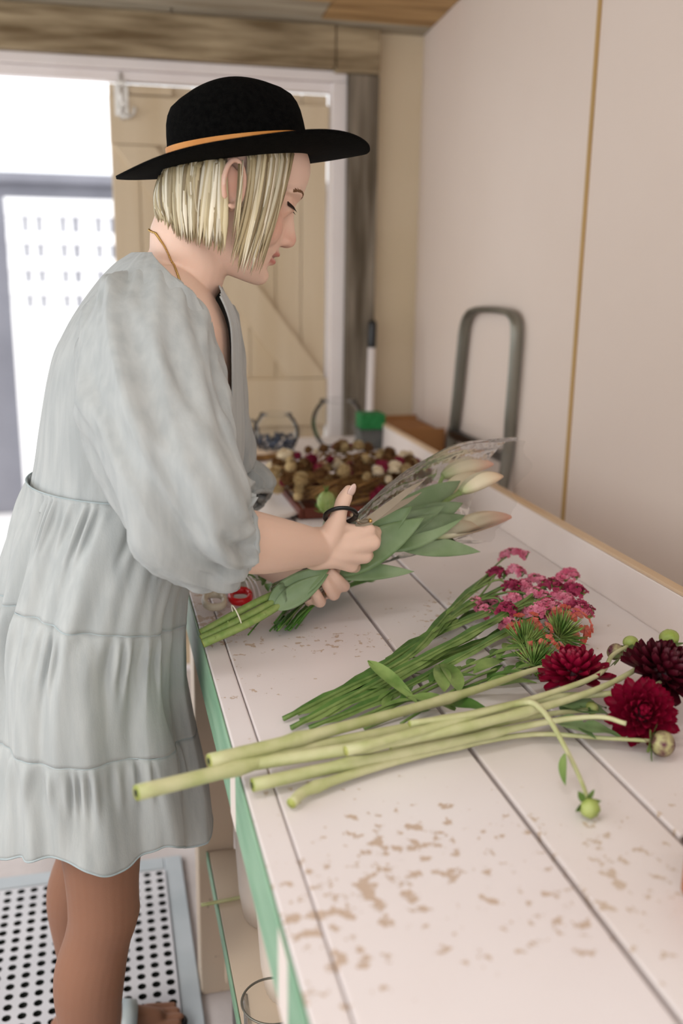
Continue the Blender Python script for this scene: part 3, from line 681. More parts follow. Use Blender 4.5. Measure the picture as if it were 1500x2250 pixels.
# ---- dress
def nz(x, y, z=0): return noise.noise(V((x, y, z)))
TH0 = math.radians(-34)
NA = 320
m = MB(); R = []; zs_ = cr(RB, 96); ztop, zbot = zs_[0][0], zs_[-1][0]
dress = None
keep = []
for k, (z, cx_, rx, ry) in enumerate(zs_):
    ring = []
    for j in range(NA):
        a = 2*PI*j/NA; c, s_ = sup(a, .93); t = (ztop - z)/(ztop - zbot)
        wr_ = .0035*nz(3*c + 5, 3*s_, z*7) + .0045*nz(2*c, 2*s_ + 9, z*3)*t + .002*nz(9*c, 9*s_, z*5)
        if t > .8: wr_ += .0022*math.sin(a*58 + 3*nz(4*c, 4*s_))*max(0, (t - .9)/.1)*.4
        ring.append(V((cx_ + (rx + wr_)*c, YC + (ry + wr_)*s_, z)))
    R.append(ring)
m.rings(R, False, False)
zv = P(486, 905, 1.38).z
def inV(p):
    z = p.z
    if z < zv: return False
    k = (z - zv)/(P(407, 651, 1.38).z - zv); z_, cx_, rx, ry = min(zs_, key=lambda q: abs(q[0] - z)); a = math.degrees(math.atan2((p.y - YC)/ry, (p.x - cx_)/rx))
    far = -37 + max(0, k - 1.0)*260; near = -38 - 27*k**1.15 - max(0, k - 1.05)*90
    return near < a < far
vv = [V(q) for q in m.v]
m.f = [f for f in m.f if not inV(sum((vv[i] for i in f), V())/len(f))]
bod = m.build('dress', M_DRESS, person); bod['label'] = 'pale blue chambray dress with gathered tiers'
sm = bod.modifiers.new('sm', 'SMOOTH'); sm.iterations = 8; sd_ = bod.modifiers.new('s', 'SOLIDIFY'); sd_.thickness = .002; sd_.offset = 0
# skirt tiers: (z at top, z at bottom) vary round the body
def seam(i, a):
    s_, c = math.sin(a), math.cos(a)
    return ((1.170 - .004*s_ - .012*c), (.972 - .030*s_ - .030*c), (.770 - .042*s_ - .016*c), (.590 - .072*s_ - .018*c))[i]
zax = [RB[-1][0], 1.09, .985, .93, .86, .77, .66, .56, .44]
def sk_row(z):
    tab = [(1.30, *RB[-3][1:]), (RB[-1][0], *RB[-1][1:]), (1.10, P(20, 1170, YC).x*.5 + .5*.165, .0, .178), (1.0, 0, 0, .200), (.93, 0, 0, .205), (.85, 0, 0, .212), (.77, 0, 0, .222), (.66, 0, 0, .236), (.56, 0, 0, .248), (.40, 0, 0, .262)]
    return tab
LR = [(1.175, P(60, 1088, YC).x, P(500, 1088, YC).x, .166), (1.10, P(20, 1165, YC).x, .150, .180), (1.0, P(-15, 1300, YC).x, .118, .198), (.93, P(-38, 1400, YC).x, .1115, .206), (.85, P(-48, 1500, YC).x, .1105, .214), (.77, P(-58, 1600, YC).x, .122, .222), (.66, P(-68, 1740, YC).x, .142, .236), (.56, P(-72, 1850, YC).x, .150, .246), (.44, P(-80, 2000, YC).x, .156, .258)]
LZ = np.array([r[0] for r in LR])[::-1]
def lr(z, i): return float(np.interp(z, LZ, np.array([r[i] for r in LR])[::-1]))
NS = 420
def fold(i, a, t):
    c, s_ = math.cos(a), math.sin(a)
    big = nz(2.6*c + 7*i, 2.6*s_, .35*t) * (.010 + .020*t) + nz(5.5*c + 3*i, 5.5*s_, .5*t)*(.006 + .013*t)
    ph = 9*nz(3*c, 3*s_, 5*i)
    g_ = math.sin(a*46 + ph)*.034*t*math.exp(-t*8) + math.sin(a*23 + 1.7*ph)*.0058*math.exp(-((t - .22)/.22)**2)
    return big + g_
base_ = {}
for i in range(3):
    m = MB(); R = []; NZ = 26
    for k in range(NZ + 1):
        t = k/NZ; ring = []
        for j in range(NS):
            a = 2*PI*j/NS; z0, z1 = seam(i, a), seam(i+1, a)
            if i == 2: z1 += .012*nz(2.2*math.cos(a), 2.2*math.sin(a), 4) + .018*math.sin(a*7 + 2)*.6
            z = z0 + (z1 - z0)*t; L_, R_, hy = lr(z, 1), lr(z, 2), lr(z, 3); c, s_ = sup(a, .95); f_ = fold(i, a, t) - fold(i, a, 0)*math.exp(-t*6) + base_.get(j, 0)*(1 - .6*t) + .0025*math.exp(-t*3)*(1 if i else 0)*min(1, t*12)
            if k == NZ: base_[j + 10000] = f_
            fx = f_ if c < .55 else min(f_, .002)*(1 if z > .8 else 1)
            ring.append(V(((L_ + R_)/2 + ((R_ - L_)/2 + fx)*c, YC + (hy + f_)*s_, z + .003*nz(6*c, 6*s_, i)*t)))
        R.append(ring)
    m.rings(R, False, False); ti = m.build('skirt_tier', M_DRESS, bod); sd_ = ti.modifiers.new('s', 'SOLIDIFY'); sd_.thickness = .0018; sd_.offset = 0
    base_ = {j: base_[j + 10000] for j in range(NS)}
    if i == 2: MB().tube(R[-1] + [R[-1][0]], .0019, 6).build('hem', M_SEAM, bod)
    MB().tube(R[0] + [R[0][0]], .0013, 5).build('seam', M_SEAM, bod)
# sleeves
def sleeve(rows_, name, ph):
    m = MB(); rr = cr([(*p, r, rz) for p, r, rz in rows_], 60); pts = [V(q[:3]) for q in rr]; n = 90; R = []; u = V((0, -1, 0))
    for i, p in enumerate(pts):
        T = (pts[min(i+1, 59)] - pts[max(i-1, 0)]).normalized(); u = (u - T*u.dot(T)).normalized(); s2 = T.cross(u); t = i/59; ring = []
        for j in range(n):
            a = 2*PI*j/n; c, s_ = math.cos(a), math.sin(a)
            q1 = nz(1.9*c + ph + 1.2*t, 1.9*s_ + .8*t, t*2.2); q2 = nz(3.6*c + 2*t, 3.6*s_ + ph - 2*t, t*4)
            f_ = .014*nz(1.6*c + ph, 1.6*s_, t*3.2) + .016*(1 - 2*min(1, abs(q1)*2.6))*.5 + .010*(1 - 2*min(1, abs(q2)*2.8))*.5*(.3 + t) + .003*nz(9*c, 9*s_, t*14 + ph)
            f_ += .0035*math.sin(17*a + 4*nz(2*c, 2*s_, ph))*math.exp(-((t - .1)/.08)**2)
            f_ += .006*math.sin(11*a + 5*nz(2*c, 2*s_, 1))*math.exp(-((t - .86)/.10)**2) + .007*math.sin(t*34 + 3*c + ph)*max(0, (t - .5))*1.2
            k = max(0, min(1, (1 - t)/.05)); f_ *= .25 + .75*k
            ring.append(p + (s2*c*rr[i][4]/max(rr[i][3], 1e-4) + u*s_)*(rr[i][3] + f_*min(1, t*9 + .12)))
        R.append(ring)
    m.rings(R, False, False); o = m.build(name, M_DRESS, bod); sm = o.modifiers.new('sm', 'SMOOTH'); sm.iterations = 2; sd_ = o.modifiers.new('s', 'SOLIDIFY'); sd_.thickness = .002; sd_.offset = 0
    MB().tube(R[-1] + [R[-1][0]], .0045, 8).build('cuff_roll', M_DRESS, o); return R
sleeve([(P(330, 640, 1.42), .040, .055), (P(322, 690, 1.385), .058, .082), (P(316, 780, 1.335), .070, .096), (P(335, 880, 1.295), .078, .097), (P(362, 985, 1.268), .082, .091), (P(398, 1080, 1.252), .084, .086), (P(432, 1150, 1.258), .078, .082), (P(468, 1172, 1.275), .066, .074), (P(500, 1166, 1.29), .057, .064)], 'sleeve', 0)
sleeve([(P(400, 650, 1.60), .045, .06), (P(400, 700, 1.635), .07, .085), (P(420, 850, 1.68), .078, .085), (P(450, 1000, 1.71), .08, .082), (P(490, 1080, 1.71), .074, .074), (P(528, 1085, 1.70), .054, .056), (P(545, 1110, 1.685), .043, .046)], 'sleeve', 5)
# ---- necklace
def neckpt(x, y, Y0):
    return P(x, y, Y0)
def cast(x, y):
    d = V(_ray(x, y)); hit = bvh.ray_cast(V((0, 0, CAMH)), d.normalized()); return hit[0] + hit[1]*.0016 if hit[0] else None
nl = [cast(x, y) for x, y in cr([(343, 512), (352, 525), (366, 548), (384, 590), (402, 640), (425, 680), (452, 735), (462, 760)], 110)]
nl = [p for p in nl if p is not None]
mir = [V((p.x, 2*1.497 - p.y, p.z)) for p in nl]
def push(p): hit = bvh.find_nearest(p); return hit[0] + hit[1]*.0016
nl = list(reversed([push(p) for p in mir])) + [push(q) for q in path([mir[0], lerp(mir[0], nl[0], .5) + V((-.012, 0, .006)), nl[0]], 16)] + nl
m = MB()
for i in range(len(nl) - 1):
    if (nl[i+1] - nl[i]).length < .02: m.tube([nl[i], (nl[i] + nl[i+1])/2, nl[i+1]], [.0007, .0020, .0007], 5)
m.build('necklace', M_GOLD, person)
rg = lerp(lp[1], lm[1], .22); d = (lm[1] - lp[1]).normalized(); s2 = d.cross(V((0, 0, 1))).normalized(); u2 = s2.cross(d)
MB().tube([rg + (s2*math.cos(a) + u2*math.sin(a))*.0118 for a in [2*PI*i/24 for i in range(25)]], .0014, 6).build('ring', M_GOLD, person)
# ---- sandals
for (ank, hy) in ((V((-.075, 1.405, .095)), 1), (V((-.095, 1.655, .10)), -1)):
    m = MB(); out = []
    for k in range(40):
        a = 2*PI*k/40; x = ank.x + .068 + .137*math.cos(a); wd = .036 + .010*math.cos(a); out.append((x, ank.y - hy*.006 + wd*math.sin(a)))
    m.rings([[V((x, y, z)) for x, y in out] for z in (.0165, .028)]); so = m.build('sandal', M_BLKLEATH, person, False, bevel=.003)
    def strap(c, axis, r1_, r2_, wd, mt):
        axis = V(axis).normalized(); s2 = axis.cross(V((0, 1, 0))).normalized(); y2 = V((0, 1, 0)); q = MB(); R = []
        for off, dr_ in ((-wd/2, 0), (wd/2, 0), (wd/2, .0025), (-wd/2, .0025), (-wd/2, 0)):
            R.append([V(c) + axis*off + y2*(r1_ + dr_)*math.cos(a) + s2*(r2_ + dr_)*math.sin(a) for a in [2*PI*i/32 for i in range(32)]])
        q.rings(R, False, False).build('strap', mt, so)
    strap(ank + V((-.004, 0, .018)), (.25, 0, 1), .0385, .0385, .022, M_BLKLEATH)
    strap(ank + V((.0, 0, -.018)), (.7, 0, .8), .040, .046, .02, M_BLKLEATH)
    strap(V((ank.x + .085, ank.y - hy*.006, .045)), (1, 0, -.25), .040, .036, .03, M_BLUESTRAP)

# ------------------------------------------------------------------ scissors in the hand
rivet = P(812, 1143, 1.402); tip = P(931, 1056, 1.43)
scs = thing('florist_scissors', 'black handled steel scissors held in the hand against the wrapped lilies', 'scissors', rivet)
def loop(c, ax1, ax2, a_, b_, r, name):
    m = MB(); pts = [V(c) + ax1*a_*math.cos(t) + ax2*b_*math.sin(t) for t in [2*PI*i/36 for i in range(37)]]; m.tube(pts, r, 10, .75); m.build(name, M_BLACKP, scs)
lc = P(748, 1133, 1.392); a1 = (P(782, 1143, 1.39) - P(716, 1150, 1.40)).normalized(); a2 = V((-.10, -.62, .78))
loop(lc, a1, (a2 - a1*a2.dot(a1)).normalized(), .0235, .0195, .0042, 'handle')
l2 = P(770, 1200, 1.44); loop(l2, V((.8, .1, -.3)).normalized(), V((.1, 1, .1)).normalized(), .022, .014, .004, 'handle')
def blade(p0, p1, q, wd, name):
    d = (p1 - p0).normalized(); up_n = V((0, -1, .15)); sd = d.cross(up_n).normalized(); m = MB(); R = []
    for t, w0, w1 in ((-.25, -.25, .25), (0, -.5, .5), (.3, -.5, .42), (.7, -.45, .2), (1, -.06, .02)):
        p = p0 + (p1 - p0)*t; R.append([p + sd*wd*w0*q - up_n*.0008, p + sd*wd*w1*q - up_n*.0008, p + sd*wd*w1*q + up_n*.0008, p + sd*wd*w0*q + up_n*.0008])
    m.rings(R); m.build(name, M_STEEL, scs, False)
blade(rivet, tip, 1, .014, 'blade'); blade(rivet + V((0, .002, 0)), P(925, 1082, 1.44), -1, .013, 'blade')
MB().tube(path([P(783, 1141, 1.392), P(792, 1147, 1.396), rivet + V((-.004, -.001, 0))], 8), [.0048, .0055, .006, .0062, .006, .0058, .0055, .005], 8, .6).build('shank', M_STEEL, scs)
MB().tube(path([l2 + V((.018, 0, .0)), P(800, 1168, 1.42), rivet], 8), .0045, 8, .6).build('shank', M_STEEL, scs)
MB().tube([rivet + V((0, -.004, 0)), rivet + V((0, .004, 0))], .0032, 12, round_ends=True).build('rivet', M_GOLD, scs)

# ------------------------------------------------------------------ wrapped lilies
bq = thing('lily_bouquet', 'bunch of pale pink lily buds with broad leaves wrapped in clear cellophane', 'bouquet', P(440, 1400, 1.39))
def lily(pts, r, buds, leaves, nodes=7):
    p = path(pts, 40); st = MB(); st.tube(p, [r*(1.0 - .35*i/39) for i in range(40)], 12)
    for i in range(nodes):
        k = 2 + i*3; q = p[k]; d = rv().normalized(); st.ball(q + d*r*.9, .0022, 6, 5)
    s_ = st.build('stem', M_LSTEM, bq)
    MB().tube([p[0] + (p[0]-p[1]).normalized()*.0006, p[0] + (p[1]-p[0])*.2], r*.9, 12).build('cut_end', M_STEMCUT, s_)
    for k, d, up, L, W, bend in leaves:
        m = MB(); m.leaf(p[k], d, up, L, W, bend, .12, 12, wave=.03); o = m.build('leaf', M_LLEAF, s_); o.modifiers.new('s', 'SUBSURF').levels = 1; so = o.modifiers.new('t', 'SOLIDIFY'); so.thickness = .0008
    for (a, b, rb, pink) in buds:
        m = MB(); a, b = V(a), V(b); n = 15; T = (b - a); cols = []
        g0, c0, k0 = lin('B7C388')[:3], lin('F4EACD')[:3], lin('F0B7A2' if pink else 'F2D2B2')[:3]
        for i in range(n):
            t = i/(n-1); cc = [g0[q]*max(0, 1 - t*4) + c0[q]*min(1, t*4) for q in range(3)]; f = max(0, (t - .45)/.55); cols.append(tuple(cc[q]*(1 - f) + k0[q]*f for q in range(3)))
        rr = [rb*max(.05, math.sin(PI*(.08 + .89*(i/(n-1))**.9))**.75) for i in range(n)]
        pt = [a + T*(i/(n-1)) + V((0, 0, .006))*math.sin(PI*i/(n-1)) for i in range(n)]
        m.tube(pt, rr, 18, fn=lambda t, an: 1 + .10*math.cos(3*an), cols=cols, round_ends=False); m.build('bud', M_BUD, s_, tone=True)
        MB().tube(path([p[-1], lerp(p[-1], a, .5) + V((0, 0, .004)), a + T*.02], 8), [r*.6]*7 + [r*.9], 8).build('bud_stalk', M_LSTEM, s_)
UP = V((0, -.35, .9)); CM = V((-.15, -.9, .35))
lily([P(441, 1391, 1.405), P(560, 1325, 1.42), P(690, 1262, 1.452), P(830, 1170, 1.49), P(960, 1085, 1.54)], .0064,
     [(P(972, 1046, 1.56), P(1082, 1020, 1.60), .0165, True), (P(975, 1082, 1.53), P(1070, 1052, 1.56), .0165, False)],
     [(30, V((.8, .1, .42)), CM, .165, .052, .10), (31, V((.75, .2, .42)), CM, .13, .036, -.05), (26, V((.9, -.05, .18)), CM, .17, .034, .12), (22, V((.86, .3, .35)), UP, .13, .026, .1), (27, V((.9, .25, .5)), UP, .1, .02, .2)])
lily([P(442, 1404, 1.392), P(560, 1345, 1.408), P(690, 1270, 1.445), P(830, 1185, 1.475), P(950, 1130, 1.50)], .0068,
     [(P(985, 1172, 1.50), P(1122, 1136, 1.52), .017, True), (P(1010, 1082, 1.48), P(1104, 1047, 1.50), .015, False)],
     [(27, V((.80, -.1, .42)), CM, .15, .044, .14), (33, V((.85, -.05, -.30)), CM, .13, .045, .22), (21, V((.95, -.1, -.02)), CM, .15, .03, .05), (30, V((.9, .1, -.18)), UP, .16, .03, .06), (12, V((.80, -.12, .52)), CM, .115, .042, .06), (24, V((.7, -.2, .62)), CM, .14, .046, .12), (30, V((.8, .0, .30)), CM, .15, .05, .05)])
lily([P(446, 1414, 1.378), P(560, 1362, 1.395), P(690, 1282, 1.435), P(830, 1200, 1.46), P(930, 1160, 1.48)], .0068,
     [(P(955, 1180, 1.47), P(1060, 1160, 1.50), .014, False)],
     [(22, V((.82, -.10, .50)), CM, .175, .056, .10), (29, V((.9, -.05, .30)), CM, .16, .05, .12), (13, V((.78, -.08, .50)), CM, .10, .034, .05), (31, V((.9, 0, -.14)), CM, .17, .035, .05), (26, V((.7, .5, .1)), UP, .14, .03, .2)])
c0 = P(520, 1352, 1.40); m = MB(); ax = (P(690, 1270, 1.445) - P(441, 1395, 1.40)).normalized(); s2 = ax.cross(V((0, -1, 0))).normalized(); u2 = s2.cross(ax)
m.tube([c0 + (s2*.0195 *math.cos(a) + u2*.013*math.sin(a)) + V((0, 0, -.002)) for a in [2*PI*i/30 for i in range(31)]], .0011, 6); m.build('rubber_band', mat('cream_rubber', 'E6DFC9', 'EFE9D6', .5, 20), bq)
# wrap: crumpled clear cone, open at the flower end
axis_ = [(P(612, 1318, 1.42), .030, .018), (P(680, 1278, 1.445), .024, .020), (P(740, 1235, 1.468), .026, .024), (P(815, 1180, 1.48), .048, .034), (P(900, 1128, 1.50), .068, .046), (P(1000, 1095, 1.52), .080, .052), (P(1085, 1078, 1.54), .088, .054)]
rr = cr([(*a, b, c) for a, b, c in axis_], 40); m = MB(); R = []; n = 72
for i, q in enumerate(rr):
    p = V(q[:3]); T = (V(rr[min(i+1, 39)][:3]) - V(rr[max(i-1, 0)][:3])).normalized(); sv = V((0, 0, 1)); sv = (sv - T*sv.dot(T)).normalized(); uv = T.cross(sv); t = i/39; ring = []
    for j in range(n):
        a = 2*PI*j/n; c, s_ = math.cos(a), math.sin(a)
        f = 1 + .16*nz(2*c + 3, 2*s_, t*3) + .10*nz(5*c, 5*s_, t*5) + .05*nz(12*c, 12*s_, t*9)
        ext = T*(.05*max(0, c)*t**6 + .03*nz(3*c, 3*s_, 7)*t**6 - .03*max(0, -c)*t**6)
        ring.append(p + (sv*c*q[3] + uv*s_*q[4])*f + ext)
    R.append(ring)
m.rings(R, False, False); m.build('cellophane_wrap', M_CELLO, bq)

# ------------------------------------------------------------------ loose flowers on the bench
def stemline(pts, n=24): return path(pts, n)
def statice(pts, heads, lab, seedk):
    t = thing('statice_stem', lab, 'flower', pts[0], 'pink statice stems')
    p = stemline(pts); r = random.uniform(.0019, .0026); m = MB(); m.tube(p, [r*(1.15 - .5*i/23) for i in range(24)], 7); st = m.build('stem', M_SLEAF, t)
    for sgn in (1, -1):      # the wings that run along the stem
        w_ = MB(); R = []
        for i, q in enumerate(p):
            T = (p[min(i+1, 23)] - p[max(i-1, 0)]).normalized(); sd = T.cross(V((0, -.4, 1))).normalized()*sgn; k = (.0035 + .0025*abs(math.sin(i*.55 + seedk)))*(1 if 1 < i < 22 else .3)
            R.append([q + sd*r*.6, q + sd*(r + k*.6) + V((0, 0, .0008*math.sin(i*1.7))), q + sd*(r + k) + V((0, 0, .0015*math.sin(i*1.7 + 1)))])
        w_.rings(R, False, False, closed=False).build('wing', M_SLEAF if sgn > 0 else M_SLEAF2, st)
    lv = MB(); 
    for k in range(4):
        q = p[random.randint(5, 20)]; MB().leaf(q, (p[12] - p[8]).normalized() + rv(.35), V((0, 0, 1)), random.uniform(.02, .045), .007, .1, .2, 5).build('leaflet', M_SLEAF, st)
    for hd, dr, L in heads:
        a = p[-1]; hd = V(hd); dr = V(dr).normalized(); mid = path([p[19], lerp(p[21], hd, .5) + V((0, 0, .006)), hd], 8); MB().tube(mid, [.0018]*8, 6).build('branchlet', M_SLEAF, st)
        fl = MB(); gr = MB(); n = int(80*L/.03)
        sd = dr.cross(V((0, 0, 1))).normalized(); up = sd.cross(dr)
        for i in range(n):
            s_ = rnd(); an = random.uniform(-1.5, 1.5); base = hd + dr*(L*(s_ - .3)) + up*(.003 - .01*(s_-.5)**2*4)
            o_ = (up*math.cos(an) + sd*math.sin(an)*1.0 + dr*random.uniform(-.2, .5)).normalized(); c = base + o_*random.uniform(.006, .0115)
            gr.tube([base, c], [.0009, .0016], 4)
            x_ = o_.orthogonal().normalized(); y_ = o_.cross(x_); i0 = fl.addv([c + o_*.0005]); R_ = random.uniform(.0036, .0052)
            for q in range(5):
                b_ = 2*PI*q/5 + s_*6; e = x_*math.cos(b_) + y_*math.sin(b_); e2 = x_*math.cos(b_ + .62) + y_*math.sin(b_ + .62); e0 = x_*math.cos(b_ - .62) + y_*math.sin(b_ - .62)
                k0 = fl.addv([c + e0*R_*.75 + o_*.0016, c + e*R_ + o_*.0026, c + e2*R_*.75 + o_*.0016]); fl.f += [(i0, k0, k0+1), (i0, k0+1, k0+2)]
        tag(fl.build('florets', random.choice([M_PINK, M_PINK, M_MAGENTA]), st, False), kind='stuff'); tag(gr.build('calyx', M_SPIKE, st), kind='stuff')
zz = B + .004
def G(x, y, h=0): return PZ(x, y, B + .004 + h)
S = [((623, 1580), (760, 1512), (900, 1440), (1000, 1330), (1100, 1245), [((1115, 1222), .05), ((1122, 1258), .03)], .03, 'tallest pink statice stem, its head apart from the others'),
     ((655, 1568), (780, 1500), (930, 1405), (1020, 1335), (1105, 1290), [((1085, 1262), .03), ((1140, 1290), .03)], .028, 'pink statice stem with small head beside the tallest stem'),
     ((690, 1550), (830, 1470), (960, 1390), (1080, 1340), (1165, 1290), [((1165, 1280), .035), ((1120, 1320), .03)], .022, 'statice stem with rosy head in the middle of the statice bunch'),
     ((640, 1600), (790, 1520), (960, 1430), (1090, 1360), (1190, 1300), [((1200, 1290), .04), ((1225, 1280), .03)], .034, 'statice stem with full pink head leaning on the bunch'),
     ((660, 1585), (820, 1520), (990, 1420), (1110, 1350), (1210, 1310), [((1225, 1315), .045), ((1190, 1335), .03)], .030, 'broad leaved statice stem with bright pink comb'),
     ((680, 1600), (850, 1530), (1000, 1450), (1130, 1380), (1230, 1335), [((1260, 1335), .045), ((1240, 1300), .03)], .026, 'statice stem reaching past the sweet williams with pink tip'),
     ((850, 1450), (930, 1400), (1000, 1370), (1050, 1340), (1090, 1320), [((1075, 1320), .025)], .008, 'low statice stem with dark magenta head under the bunch'),
     ((720, 1545), (860, 1490), (980, 1440), (1080, 1400), (1150, 1360), [((1150, 1350), .03), ((1040, 1330), .022)], .012, 'statice stem with magenta head near the coral sweet williams')]
XH = [[((1118, 1290), .03)], [((1105, 1340), .025), ((1170, 1310), .03)], [((1195, 1330), .03), ((1145, 1300), .03)], [((1240, 1265), .03), ((1175, 1345), .03)], [((1255, 1300), .03), ((1210, 1345), .03)], [((1270, 1350), .03), ((1215, 1360), .025)], [((1060, 1345), .02)], [((1110, 1375), .025)]]
for i, (a, b, c, d, e, hs, h, lab) in enumerate(S):
    hs = hs + XH[i]
    pts = [G(*a, .002), G(*b, h*.4), G(*c, h*.8), G(*d, h), G(*e, h + .004)]
    statice(pts, [(G(x, y, h + .008), V((.55, -.75, .1)) + rv(.25), L) for (x, y), L in hs], lab, i)
lf = thing('loose_leaf', 'long pointed green leaf lying across the statice stems', 'leaf', G(815, 1452, .03)); o = MB().leaf(G(808, 1452, .040), G(925, 1540, .022) - G(808, 1452, .040), V((-.2, -.3, 1)), .105, .020, .10, .15, 10).build('blade', M_SLEAF, lf)
MB().tube([G(808, 1452, .040), G(925, 1540, .018)], [.0009, .0003], 5).build('midrib', M_SPIKE, lf)
# sweet william
def sweet(pts, lab, hd, face, coral):
    t = thing('sweet_william_stem', lab, 'flower', pts[0], 'coral sweet williams'); p = stemline(pts); st = MB().tube(p, [.0026 - .0008*i/23 for i in range(24)], 8).build('stem', M_SLEAF, t)
    for k in (5, 9, 13, 17, 20):
        for sgn in (1, -1):
            T = (p[k+1] - p[k-1]).normalized(); MB().leaf(p[k], T + T.cross(V((0, 0, 1)))*sgn*.5 + V((0, 0, random.uniform(0, .5))), V((0, 0, 1)), random.uniform(.035, .06), .011, .25, .2, 6).build('leaf', random.choice([M_SLEAF, M_SLEAF2]), st)
    hd = V(hd); face = V(face).normalized(); x_ = face.orthogonal().normalized(); y_ = face.cross(x_); nd = MB()
    for i in range(260):
        an = rnd()*2*PI; sp = random.uniform(.1, 1.15); d = (face*(1.1 - sp*.6) + (x_*math.cos(an) + y_*math.sin(an))*sp).normalized(); b = hd - face*.022 + d*random.uniform(.004, .02)
        L = random.uniform(.018, .034); q = b + d*L; nd.tube([b, lerp(b, q, .5) + rv(.0015), q], [.0009, .0013, .0001], 4)
    nd.build('spiky_calyx', M_SPIKE, st)
    fl = MB()
    for i in range(coral):
        an = rnd()*2*PI; sp = math.sqrt(rnd())*.9; d = (face + (x_*math.cos(an) + y_*math.sin(an))*sp).normalized(); c = hd - face*.018 + d*.048; u_ = d.orthogonal().normalized(); v_ = d.cross(u_); i0 = fl.addv([c])
        for q in range(10):
            b_ = 2*PI*q/10; fl.addv([c + (u_*math.cos(b_) + v_*math.sin(b_))*random.uniform(.0055, .0085) + d*random.uniform(.0005, .004)])
        fl.f += [(i0, i0+1+q, i0+1+(q+1) % 10) for q in range(10)]
    tag(fl.build('petals', M_CORAL, st, False), kind='stuff')
sweet([G(700, 1620), G(860, 1545, .01), G(1000, 1475, .016), G(1080, 1440, .022), G(1130, 1415, .026)], 'coral sweet william with green calyx turned to the statice', G(1160, 1400, .030), V((.55, .75, .35)), 26)
sweet([G(760, 1600), G(900, 1535, .012), G(1060, 1460, .02), G(1160, 1425, .026), G(1215, 1400, .03)], 'coral sweet william with its spiky calyx nearest the burgundy dahlia', G(1245, 1385, .034), V((.8, .5, .35)), 28)
sweet([G(800, 1600), G(930, 1550, .006), G(1050, 1500, .01), G(1110, 1480, .015), G(1160, 1460, .018)], 'half hidden sweet william lying below the other two', G(1185, 1450, .022), V((.7, .6, .1)), 16)
# leafy sprig among them
sp_ = thing('leafy_sprig', 'leafy green sprig lying between statice and dahlia stems', 'foliage', G(900, 1560)); st = MB().tube(stemline([G(880, 1590), G(960, 1540, .012), G(1040, 1490, .018), G(1090, 1470, .02)]), .002, 7).build('stem', M_SLEAF, sp_)
for (x, y, dx, dy, L, W) in ((975, 1520, .2, .8, .075, .024), (1010, 1520, .05, .9, .085, .026), (1000, 1560, -.6, .3, .06, .024), (1060, 1510, .8, -.2, .07, .022), (1040, 1480, .9, .4, .07, .02), (940, 1560, -.5, -.4, .05, .02), (985, 1550, .5, -.6, .06, .024)):
    MB().leaf(G(x, y, .016), V((dx, dy, .35)), V((0, -.2, 1)), L, W, .35, .18, 8, wave=.05).build('leaf', random.choice([M_SLEAF, M_SLEAF2, M_LLEAF]), st)

# dahlias
def petal_mesh(name, L, W, cup, mt):
    m = MB(); R = []; n = 7
    for i in range(n + 1):
        t = i/n; ww = W*(.22 + .78*math.sin(PI*min(1, t*.86 + .06))**.8) if i < n else W*.10
        R.append([V((L*t, ww*q, cup*L*(q*q*.9*(1 - .3*t)) + .28*L*t*t)) for q in (-1, -.55, 0, .55, 1)])
    m.rings(R, False, False, closed=False); me = bpy.data.meshes.new(name); me.from_pydata(m.v, [], m.f); me.polygons.foreach_set('use_smooth', [True]*len(me.polygons)); me.materials.append(mt); return me
PM = [petal_mesh('petal', .030, .0075, .28, M_PETAL), petal_mesh('petal_dark', .030, .0075, .28, M_PETALD)]
def bloom(t, c, face, rad, npet, dark):
    face = V(face).normalized(); x_ = face.orthogonal().normalized(); y_ = face.cross(x_)
    core = MB().ball(c, rad*.42, 14, 9).build('flower_core', M_PETALD, t)
    for i in range(npet):
        k = (i + .5)/npet; el = PI*.5 - 2.05*k**.75; an = i*2.39996; d = (x_*math.cos(an) + y_*math.sin(an))*math.cos(el) + face*math.sin(el)
        me = PM[dark]; o = bpy.data.objects.new('petal', me); col.objects.link(o)
        zax_ = (face - d*face.dot(d)); zax_ = zax_.normalized() if zax_.length > .05 else x_; yx = zax_.cross(d); sc_ = rad/.047*(.62 + .55*k)*random.uniform(.9, 1.08)
        b = V(c) + d*rad*.28
        mw = Matrix(((d.x, yx.x, zax_.x, b.x), (d.y, yx.y, zax_.y, b.y), (d.z, yx.z, zax_.z, b.z), (0, 0, 0, 1))) @ Matrix.Rotation(random.uniform(-.15, .15), 4, 'X') @ Matrix.Scale(sc_, 4)
        o.parent = t; o.matrix_parent_inverse = Matrix.Translation(-t.location); o.matrix_basis = mw
def bud(t, c, face, r, purple, parent=None):
    face = V(face).normalized(); rot = face.to_track_quat('Z', 'Y').to_matrix()
    o = MB().ball(c, r, 14, 9, (1, 1, .9), m=rot, fn=lambda d: 1 + .05*math.cos(7*math.atan2(d.y, d.x))).build('bud', M_BUDP if purple else M_BUDG, t)
    x_ = face.orthogonal().normalized(); y_ = face.cross(x_)
    for q in range(6):
        a = 2*PI*q/6 + .3; e = x_*math.cos(a) + y_*math.sin(a); MB().leaf(V(c) - face*r*.85 + e*r*.2, e*.9 - face*random.uniform(-.3, .35), face, r*1.5, r*.75, -.2, .15, 5).build('sepal', M_SLEAF, o)
